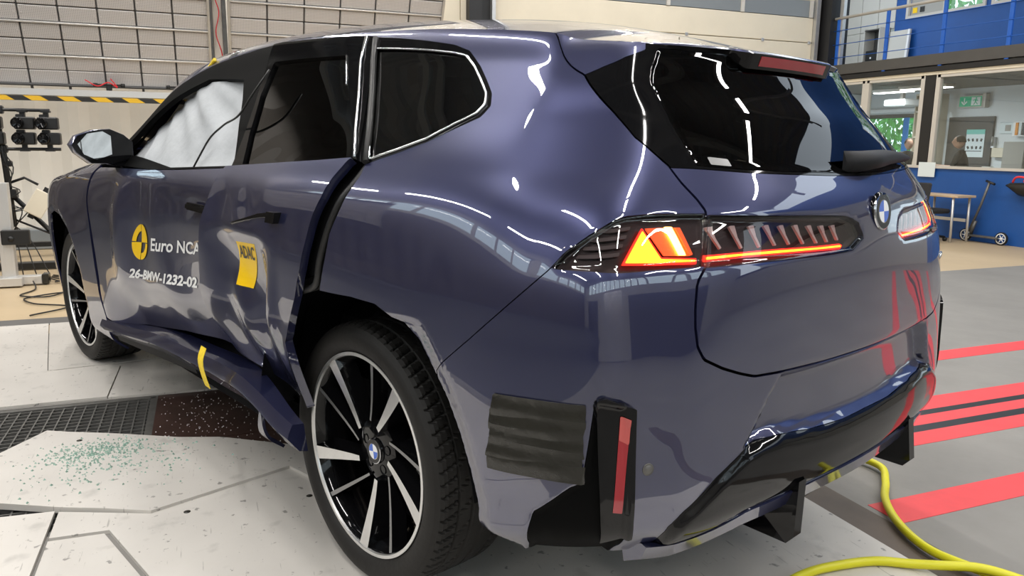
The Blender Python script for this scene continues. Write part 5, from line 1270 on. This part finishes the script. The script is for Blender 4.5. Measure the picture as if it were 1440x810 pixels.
bm = bmesh.new(); bx(bm, (0, -.205, .04), (.10, .05, .085), bev=.006); from_bm('end_cap', bm, M['tape'], al)
bm = bmesh.new(); bx(bm, (-.07, -.03, .40), (.06, .20, .12), bev=.006); lathe(bm, [(0, -.012), (.02, -.012), (.022, 0), (.022, .004)], 12, axis='x', org=(-.10, -.0, .39)); from_bm('control_box', bm, M['ink'], al)
bm = bmesh.new()
tube(bm, spline([(5.05, 2.5, .03), (4.85, 2.45, 0), (4.55, 2.5, 0), (4.45, 2.30, 0), (4.60, 2.22, 0), (4.42, 2.45, 0), (4.2, 2.36, 0), (4.0, 2.1, 0), (3.75, 2.3, 0)], 60), .006, 5)
o = from_bm('floor_cable', bm, M['ink']); tag(o, 'thin black cable wandering over the beige floor', 'cable')
bm = bmesh.new()
for k in range(4): tube(bm, spline([(5.3+.06*k, 2.42, .008), (5.1+.05*k, 2.30-.03*k, .008), (4.95+.05*k, 2.12+.03*k, .008), (5.1+.06*k, 1.95, .008), (5.25+.04*k, 2.15, .008), (5.1, 2.35, .008)], 40), .006, 5)
o = from_bm('cable_coil', bm, M['ink']); tag(o, 'loose coil of thin black cable by the profile stand', 'cable')
o = thing('floor_bar', 'long black bar lying on the floor behind the tripod', 'bar', (6.0, 2.3, 0)); bm = bmesh.new(); bx(bm, (0, 0, .03), (.10, 1.9, .06), bev=.006); bx(bm, (.9, .0, .12), (.08, 1.9, .05), bev=.004); tube(bm, [(0, .7, .05), (.9, .7, .12)], .02, 6); tube(bm, [(0, -.7, .05), (.9, -.7, .12)], .02, 6); from_bm('bar_body', bm, M['ink'], o)
o = thing('floor_box', 'low dark teal skirting box along the pale far wall', 'box', (7.6, 2.4, 0)); bm = bmesh.new(); bx(bm, (0, 0, .10), (.25, 2.6, .22), bev=.01); from_bm('box_case', bm, M['slabteal'], o) if 'slabteal' in M else from_bm('box_case', bm, M['greydoor'], o)
o = thing('wall_socket', 'small grey socket box on the pale wall behind the front wing', 'socket', (7.86, 2.12, .62)); bm = bmesh.new(); bx(bm, (0, 0, 0), (.08, .14, .24), bev=.008); from_bm('case', bm, M['steel'], o)
# ---------------------------------------------------------------- by the office wall
tb = thing('side_table', 'small pale wooden table against the blue wall', 'table', (5.1, -8.0, ZF0))
bm = bmesh.new(); bx(bm, (.05, 0, .595), (.66, .34, .03), bev=.004); from_bm('table_top', bm, M['wood'], tb)
for x, y in ((-.20, .14), (-.22, -.13), (.30, .14), (.30, -.13)):
    bm = bmesh.new(); tube(bm, [(x, y, .58), (x-.02, y, 0)], .016, 8); from_bm('leg', bm, M['alup'], tb)
bm = bmesh.new(); bx(bm, (.05, -.13, .28), (.5, .02, .04)); from_bm('cross_bar', bm, M['alup'], tb)
ch = thing('office_chair', 'black office chair in front of the small pale table', 'chair', (5.16, -7.72, ZF0))
bm = bmesh.new(); bx(bm, (0, 0, .40), (.40, .40, .06), bev=.02); from_bm('seat', bm, M['seat'], ch)
bm = bmesh.new(); bx(bm, (-.02, .20, .62), (.34, .04, .30), (R(8), 0, 0), bev=.018); from_bm('backrest', bm, M['seat'], ch)
bm = bmesh.new(); tube(bm, [(0, 0, .38), (0, 0, .08)], .025, 8); tube(bm, [(0, .1, .40), (0, .22, .42), (0, .23, .60)], .018, 6); from_bm('column', bm, M['ink'], ch)
for k in range(5):
    a = 2*PI*k/5+.3; bm = bmesh.new(); tube(bm, [(0, 0, .09), (.25*math.cos(a), .25*math.sin(a), .055)], .016, 6); lathe(bm, [(0, -.012), (.028, -.012), (.028, .012), (0, .012)], 12, org=(.25*math.cos(a), .25*math.sin(a), .028)); from_bm('castor_leg', bm, M['ink'], ch)
sk = thing('kick_scooter', 'folding kick scooter with white-spoked wheels leaning by the blue wall', 'scooter', (4.72, -8.235, ZF0))
bm = bmesh.new(); tube(bm, [(.20, 0, .12), (.07, 0, .50), (-.01, 0, .78)], .016, 8); from_bm('stem', bm, M['steel'], sk)
bm = bmesh.new(); tube(bm, [(.05, -.02, .80), (-.01, 0, .785), (-.10, .03, .765)], .016, 8); from_bm('handlebar', bm, M['ink'], sk)
bm = bmesh.new(); bx(bm, (-.02, 0, .085), (.42, .10, .025), bev=.008); tube(bm, [(.17, 0, .10), (.12, 0, .28)], .022, 8); from_bm('deck', bm, M['steel'], sk)
for x in (.24, -.26):
    bm = bmesh.new(); lathe(bm, [(.055, -.012), (.082, -.014), (.085, 0), (.082, .014), (.055, .012)], 24, org=(x, 0, .085)); wh_ = from_bm('wheel', bm, M['tyre'], sk, True)
    bm = bmesh.new(); lathe(bm, [(0, -.012), (.012, -.016), (.014, 0), (.012, .016), (0, .012)], 12, org=(x, 0, .085))
    for k in range(6): a = PI*k/3; tube(bm, [(x, 0, .085), (x+.066*math.cos(a), 0, .085+.066*math.sin(a))], .006, 5)
    lathe(bm, [(.058, -.013), (.068, -.016), (.068, .016), (.058, .013)], 24, org=(x, 0, .085)); from_bm('spokes', bm, M['decal'], wh_)
bg_ = thing('hanging_bag', 'black pointed bag with red strap at the right edge on the blue wall', 'bag', (4.24, -8.27, .60))
bm = bmesh.new(); rings = []
for (x, zc_, h, d) in ((.25, .145, .01, .02), (.19, .145, .035, .05), (.05, .11, .08, .09), (-.15, .10, .10, .10), (-.35, .10, .09, .10)):
    rings.append([bm.verts.new((x, .02+d*math.cos(2*PI*k/10)*.6+d*.4, zc_+h*math.sin(2*PI*k/10))) for k in range(10)])
for i in range(4):
    for k in range(10): bm.faces.new((rings[i][k], rings[i][(k+1) % 10], rings[i+1][(k+1) % 10], rings[i+1][k])).smooth = True
bm.faces.new(rings[0][::-1]); bm.faces.new(rings[-1]); bmesh.ops.recalc_face_normals(bm, faces=bm.faces[:]); from_bm('bag_body', bm, M['ink'], bg_)
bm = bmesh.new(); tube(bm, spline([(.12, .10, .19), (.08, .12, .245), (-.05, .12, .25), (-.12, .13, .20), (-.05, .14, .21), (-.2, .13, .24)], 24), .013, 6); from_bm('strap', bm, M['redcloth'], bg_)
o = thing('paper_sheet', 'pale sheet taped over the parapet edge beside the tailgate', 'sheet', (5.72, YO+.035, .90)); bm = bmesh.new(); bx(bm, (0, 0, 0), (.27, .003, .20)); from_bm('sheet', bm, M['paper2'] if 'paper2' in M else M['paper'], o)
# things in the office
dk = thing('desk', 'long pale desk behind the office windows', 'desk', (5.9, -8.85, ZF0))
bm = bmesh.new(); bx(bm, (0, 0, .90), (3.4, .62, .04), bev=.004); from_bm('desk_top', bm, M['frame'], dk)
for x in (-1.6, 0, 1.6):
    bm = bmesh.new(); bx(bm, (x, 0, .44), (.05, .5, .88)); from_bm('leg', bm, M['alup'], dk)
for nm, lb, x, y, s_, mt_ in (('keyboard', 'white keyboard on the desk inside the right window', 5.42, -8.72, (.30, .10, .025), 'decal'), ('phone', 'white handset on the desk beside the keyboard', 5.15, -8.75, (.12, .09, .05), 'decal')):
    o = thing(nm, lb, nm, (x, y, .92-.012)); bm = bmesh.new(); bx(bm, (0, 0, s_[2]/2), s_, bev=.005); from_bm('case', bm, M[mt_], o)
    bm = bmesh.new()
    for i in range(5): bx(bm, (-s_[0]*.36+s_[0]*.18*i, 0, s_[2]), (s_[0]*.14, s_[1]*.7, .006))
    from_bm('keys', bm, M['ink'], o)
ex = thing('exit_sign', 'green emergency exit sign with white arrow and running figure', 'sign', (7.60, -11.42, 2.0))
bm = bmesh.new(); bx(bm, (0, 0, 0), (.46, .07, .21), bev=.005); bx(bm, (-.25, -.02, .01), (.05, .1, .24)); from_bm('case', bm, M['frame'], ex)
bm = bmesh.new(); bx(bm, (.0, .037, 0), (.42, .006, .17)); from_bm('face', bm, M['green'], ex)
bm = bmesh.new(); Y_ = .042
def poly2(bm, pts): bm.faces.new([bm.verts.new((-u, Y_, w_)) for u, w_ in pts])
poly2(bm, [(-.125, .06), (-.105, .06), (-.105, -.02), (-.125, -.02)]); poly2(bm, [(-.175, -.01), (-.16, .01), (-.105, -.045), (-.115, -.065)]); poly2(bm, [(-.055, -.01), (-.07, .01), (-.125, -.045), (-.115, -.065)])
poly2(bm, [(.02, .07), (.19, .07), (.19, -.07), (.02, -.07)]); from_bm('arrow', bm, M['decal'], ex)
bm = bmesh.new(); Y_ = .0435
for pts in ([(.10, .065), (.125, .065), (.125, .04), (.10, .04)], [(.085, .035), (.12, .035), (.115, -.01), (.09, -.01)], [(.05, .02), (.085, .035), (.085, .022), (.05, .005)], [(.12, .035), (.15, .01), (.14, 0), (.115, .02)], [(.09, -.01), (.11, -.01), (.08, -.06), (.06, -.06)], [(.10, -.01), (.115, -.01), (.15, -.05), (.135, -.055)]): poly2(bm, pts)
from_bm('figure', bm, M['green'], ex)
ps = thing('poster', 'teal headed notice with small drawings on the dark office door', 'poster', (7.47, YB+.056, 1.28))
bm = bmesh.new(); bx(bm, (0, 0, 0), (.35, .006, .47)); from_bm('sheet', bm, M['paper'], ps)
bm = bmesh.new(); bx(bm, (0, .005, .20), (.35, .006, .08)); from_bm('header', bm, M['teal'], ps)
bm = bmesh.new()
for r_ in range(2):
    for c_ in range(4): bx(bm, (-.12+.08*c_, .005, .06-.13*r_), (.035, .005, .05), (0, .3*(c_-1), 0))
bx(bm, (0, .005, -.13), (.28, .005, .012)); from_bm('drawings', bm, M['tape'], ps)
for nm, lb, x, z, s_, mt_ in (('picture_frame', 'small pale picture frame right of the dark office door', 6.95, 1.54, (.24, .02, .19), 'paper'), ('folder_shelf', 'shelf of white folders at the right picture edge in the office', 6.62, 1.52, (.30, .12, .24), 'decal'), ('wall_box', 'cream dispenser on the office wall below the picture frame', 6.98, 1.13, (.26, .10, .16), 'cream2'), ('cabinet', 'grey cabinet at the right picture edge in the office', 6.58, 1.0, (.36, .3, .62), 'wallgrey')):
    o = thing(nm, lb, nm.split('_')[-1], (x, YB+s_[1]/2+.002, z)); bm = bmesh.new(); bx(bm, (0, 0, 0), s_, bev=.006); from_bm('case', bm, M[mt_], o)
    if nm == 'folder_shelf':
        for k in range(4):
            bm = bmesh.new(); bx(bm, (-.11+.06*k, .065, 0), (.045, .02, .20)); from_bm('folder', bm, M[('blue', 'ink', 'paper', 'orange')[k]], o)
    if nm == 'picture_frame':
        bm = bmesh.new(); bx(bm, (-.03, .012, 0), (.10, .004, .10)); from_bm('picture', bm, M['wallgrey'], o)
for x, y, w_, lb in ((7.0, -9.6, .9, 'white ceiling strip lamp in the office seen through the right window'), (7.9, -9.9, .75, 'white ceiling strip lamp in the office seen through the left window')):
    o = thing('office_lamp', lb, 'lamp', (x, y, 2.10)); bm = bmesh.new(); bx(bm, (0, 0, .05), (w_, .22, .05), bev=.01); from_bm('housing', bm, M['frame'], o)
    bm = bmesh.new(); bx(bm, (0, 0, .02), (w_*.95, .16, .015)); from_bm('diffuser', bm, M['lamp_soft'] if 'lamp_soft' in M else M['decal'], o)
o = thing('projector', 'white boxy projector under the office ceiling', 'projector', (8.15, -10.4, 1.97)); bm = bmesh.new(); bx(bm, (0, 0, 0), (.46, .40, .12), bev=.02); from_bm('case', bm, M['office'], o); bm = bmesh.new(); bx(bm, (0, 0, .15), (.06, .06, .2)); from_bm('mount', bm, M['frame'], o)
o = thing('blind_box', 'white roller blind box above the office back window', 'blind', (9.35, YB+.06, 1.90)); bm = bmesh.new(); bx(bm, (0, 0, 0), (1.3, .08, .07), bev=.01); from_bm('case', bm, M['decal'], o)
o = thing('curtain_strip', 'bright blue vertical strip beside the office back window', 'curtain', (8.97, YB+.03, .70)); bm = bmesh.new(); bx(bm, (0, 0, .53), (.12, .02, 1.06)); from_bm('cloth', bm, M['bluestripe'], o)
# gallery things
fs = thing('folder_rack', 'beige narrow rack behind the silhouetted person in the office', 'rack', (8.22, -11.2, ZF0))
for z in (.4, .9, 1.4, 1.85, 2.15):
    bm = bmesh.new(); bx(bm, (0, 0, z), (.34, .4, .03)); from_bm('shelf_board', bm, M['cream2'], fs)
for x in (-.17, .17):
    bm = bmesh.new(); bx(bm, (x, 0, 1.08), (.02, .4, 2.15)); from_bm('side_panel', bm, M['cream2'], fs)
sh = thing('storage_shelf', 'dark open shelf with orange crates on the gallery', 'shelf', (8.90, YG+.15, 2.32))
for q in (((0, -.12, .5), (.36, .02, 1.0)), ((-.17, 0, .5), (.02, .26, 1.0)), ((.17, 0, .5), (.02, .26, 1.0)), ((0, 0, .01), (.34, .26, .02)), ((0, 0, .42), (.34, .26, .02)), ((0, 0, .97), (.34, .26, .02))):
    bm = bmesh.new(); bx(bm, *q); from_bm('board', bm, M['wallwhite'] if q[0][1] == 0 and abs(q[0][0]) > .1 else M['slab'], sh)
for z, lb in ((.02, 'orange crate on the lowest gallery shelf board'), (.20, 'orange crate stacked upper on the gallery shelf')):
    o = thing('crate', lb, 'crate', (8.90, YG+.16, 2.32+z)); bm = bmesh.new(); bx(bm, (0, 0, .07), (.28, .2, .14), bev=.01); bx(bm, (0, .10, .10), (.30, .02, .03)); from_bm('case', bm, M['orange'], o)
o = thing('black_box', 'black equipment box on the upper gallery shelf board', 'box', (8.90, YG+.16, 2.75)); bm = bmesh.new(); bx(bm, (0, 0, .09), (.26, .2, .18), bev=.01); from_bm('case', bm, M['ink'], o); bm = bmesh.new(); bx(bm, (0, .1, .05), (.03, .01, .03)); from_bm('label', bm, M['decal'], o)
o = thing('leaning_panel', 'pale panel leaning against the blue gallery wall', 'panel', (8.45, YG+.10, 2.32)); bm = bmesh.new(); bx(bm, (0, 0, .46), (.44, .03, .92), (R(4), 0, 0), bev=.004); from_bm('sheet', bm, M['wallwhite'], o)
bm = bmesh.new(); bx(bm, (-.20, .02, .46), (.04, .03, .92), (R(4), 0, 0)); from_bm('edge', bm, M['decal'], o)
# greenery outside the office windows
def hedge(name, label, c, s, n, seed):
    r_ = np.random.RandomState(seed); bm = bmesh.new()
    for k in range(n):
        p = Vector((c[0]+r_.uniform(-1, 1)*s[0], c[1]+r_.uniform(-1, 1)*s[1], c[2]+r_.uniform(-1, 1)*s[2]))
        q = Euler((r_.uniform(0, 6), r_.uniform(0, 6), r_.uniform(0, 6))).to_matrix(); L = r_.uniform(.07, .13)
        bm.faces.new([bm.verts.new(p+q @ Vector(v)) for v in ((-L, 0, 0), (0, -L*.45, .01), (L, 0, 0), (0, L*.45, .01))])
    return tag(from_bm(name, bm, M['leaf']), label, 'hedge', None, 'stuff')
hedge('hedge', 'bright green foliage outside the office back window', (11.2, -13.8, 1.3), (2.6, .5, 1.5), 5200, 1)
hedge('hedge', 'bright green foliage outside the gallery window', (10.0, -14.0, 4.6), (3.2, .5, 1.4), 4200, 2)
# ---------------------------------------------------------------- two people in the office
def skinned(name, joints, edges, radii, mt, parent, sub=2):
    me = bpy.data.meshes.new(name); me.from_pydata([tuple(j) for j in joints], edges, []); o = bpy.data.objects.new(name, me); COL.objects.link(o)
    sm = o.modifiers.new('s', 'SKIN'); 
    for i, v in enumerate(me.skin_vertices[0].data): v.radius = (radii[i], radii[i]) if not isinstance(radii[i], tuple) else radii[i]; v.use_root = (i == 0)
    sb = o.modifiers.new('b', 'SUBSURF'); sb.levels = sub; sb.render_levels = sub
    dg = bpy.context.evaluated_depsgraph_get(); m2 = bpy.data.meshes.new_from_object(o.evaluated_get(dg)); bpy.data.objects.remove(o)
    for p in m2.polygons: p.use_smooth = True
    m2.materials.clear(); m2.materials.append(mt); q = link(bpy.data.objects.new(name, m2), parent); return q
def person(loc, rz, label, hair):
    """seated figure facing local +X, forearms on a desk"""
    t = thing('person', label, 'person', loc, rz); S = .80
    J = [(0, 0, .60), (0, 0, .78), (.03, 0, 1.0), (.04, 0, 1.13), (.05, 0, 1.20),
         (.05, .17, 1.10), (.12, .22, .86), (.36, .14, .88), (.05, -.17, 1.10), (.12, -.22, .86), (.36, -.14, .88),
         (.05, .10, .58), (.42, .12, .60), (.44, .12, .12), (.05, -.10, .58), (.42, -.12, .60), (.44, -.12, .12), (.54, .12, .08), (.54, -.12, .08)]
    E = [(0, 1), (1, 2), (2, 3), (3, 4), (3, 5), (5, 6), (3, 8), (8, 9), (0, 11), (11, 12), (12, 13), (0, 14), (14, 15), (15, 16), (13, 17), (16, 18)]
    J2 = [J[i] for i in range(19) if i not in (7, 10)]; mp = {i: k for k, i in enumerate([i for i in range(19) if i not in (7, 10)])}
    Rr = [(.15, .12), (.14, .11), (.15, .10), (.09, .07), (.055, .055), (.07, .07), (.05, .05), (.07, .07), (.05, .05), (.09, .09), (.07, .07), (.05, .05), (.09, .09), (.07, .07), (.05, .05), (.04, .035), (.04, .035)]
    b = skinned('body', [tuple(S*c for c in j) for j in J2], [(mp[a], mp[c]) for a, c in E if a in mp and c in mp], [(a*S, c*S) for a, c in Rr], M['shirt'], t)
    for s_ in (1, -1):
        arm = [(.12, .22*s_, .86), (.36, .14*s_, .885)]; hnd = [(.40, .13*s_, .89), (.45, .12*s_, .89)]
        JJ = arm+hnd; EE = [(0, 1), (1, 2), (2, 3)]; RR = [.042, .028, .03, .028]
        for k in range(4):
            i0 = len(JJ); JJ += [(.47, (.095+.018*k)*s_, .895), (.51+.008*(k in (1, 2)), (.093+.019*k)*s_, .90), (.535+.010*(k in (1, 2)), (.093+.019*k)*s_, .885)]; EE += [(3, i0), (i0, i0+1), (i0+1, i0+2)]; RR += [.011, .010, .009]
        i0 = len(JJ); JJ += [(.42, .085*s_, .885), (.46, .070*s_, .88)]; EE += [(2, i0), (i0, i0+1)]; RR += [.012, .010]
        skinned('forearm', [tuple(S*c for c in j) for j in JJ], EE, [S*r for r in RR], M['skin'], t)
    bm = bmesh.new(); bmesh.ops.create_icosphere(bm, subdivisions=3, radius=1)
    for v in bm.verts:
        x, y, z = v.co; jaw = 1-.28*max(0, -z-.2)
        v.co = Vector((.10*x*jaw+(.012 if x > .5 and abs(y) < .5 else 0), .078*y*jaw, .118*z))
        if x > .7: v.co.x += .020*math.exp(-((y/.16)**2+((z+.05)/.22)**2))-.008*math.exp(-(((abs(y)-.38)/.15)**2+((z-.08)/.12)**2))
    for s_ in (1, -1): bmesh.ops.create_icosphere(bm, subdivisions=1, radius=.022, matrix=Matrix.Translation((-.005, .078*s_, 0)) @ Matrix.Diagonal((1, .4, 1.3, 1)))
    bmesh.ops.transform(bm, matrix=Matrix.Translation((.075*1.0, 0, 1.33)), verts=bm.verts[:]); bmesh.ops.scale(bm, vec=(S, S, S), verts=bm.verts[:]); from_bm('head', bm, M['skin'], t, True)
    bm = bmesh.new(); bmesh.ops.create_icosphere(bm, subdivisions=3, radius=1)
    bmesh.ops.delete(bm, geom=[v for v in bm.verts if v.co.z < -.1 or (v.co.x > .55 and v.co.z < .55)], context='VERTS')
    for v in bm.verts: v.co = Vector((.108*v.co.x-.006, .086*v.co.y, .126*v.co.z+.004))
    bmesh.ops.transform(bm, matrix=Matrix.Translation((.075, 0, 1.33)), verts=bm.verts[:]); bmesh.ops.scale(bm, vec=(S, S, S), verts=bm.verts[:]); from_bm('hair', bm, hair, t, True)
    for nm, dx, mt_, zz, sz in (('eye', .088, M['ink'], .012, (.006, .018, .010)), ('mouth', .090, M['redlens2'], -.055, (.006, .045, .010))):
        bm = bmesh.new()
        for yy in ((-.032, .032) if nm == 'eye' else (0,)): bx(bm, (S*(.075+dx), S*yy, S*(1.33+zz)), tuple(S*c for c in sz))
        from_bm(nm, bm, mt_, t)
    return t
def stool(x, y, lb):
    o = thing('office_stool', lb, 'stool', (x, y, ZF0)); bm = bmesh.new(); lathe(bm, [(0, .44), (.18, .43), (.19, .40), (0, .38)], 20, axis='z'); from_bm('seat', bm, M['seat'], o, True); bm = bmesh.new(); tube(bm, [(0, 0, .39), (0, 0, .02)], .03, 8); lathe(bm, [(0, .03), (.2, .02), (.2, 0)], 16, axis='z'); from_bm('base', bm, M['ink'], o)
person((7.19, -9.55, .19), R(150), 'person in a black T-shirt sitting at the office desk before the green window', M['hair']); stool(7.19, -9.55, 'black stool under the person before the green window')
person((6.02, -9.35, .22), R(30), 'dark silhouetted person sitting at the desk before the dark office door', M['hair']); stool(6.02, -9.35, 'black stool under the silhouetted person before the dark door')
L = bpy.data.lights.new('office_light', 'AREA'); L.shape = 'RECTANGLE'; L.size = .9; L.size_y = .2; L.energy = 40*LUX; o = bpy.data.objects.new('office_light', L); COL.objects.link(o); o.location = (7.0, -9.6, 2.10)
L = bpy.data.lights.new('office_light', 'AREA'); L.shape = 'RECTANGLE'; L.size = .9; L.size_y = .2; L.energy = 30*LUX; o = bpy.data.objects.new('office_light', L); COL.objects.link(o); o.location = (7.9, -9.9, 2.10)
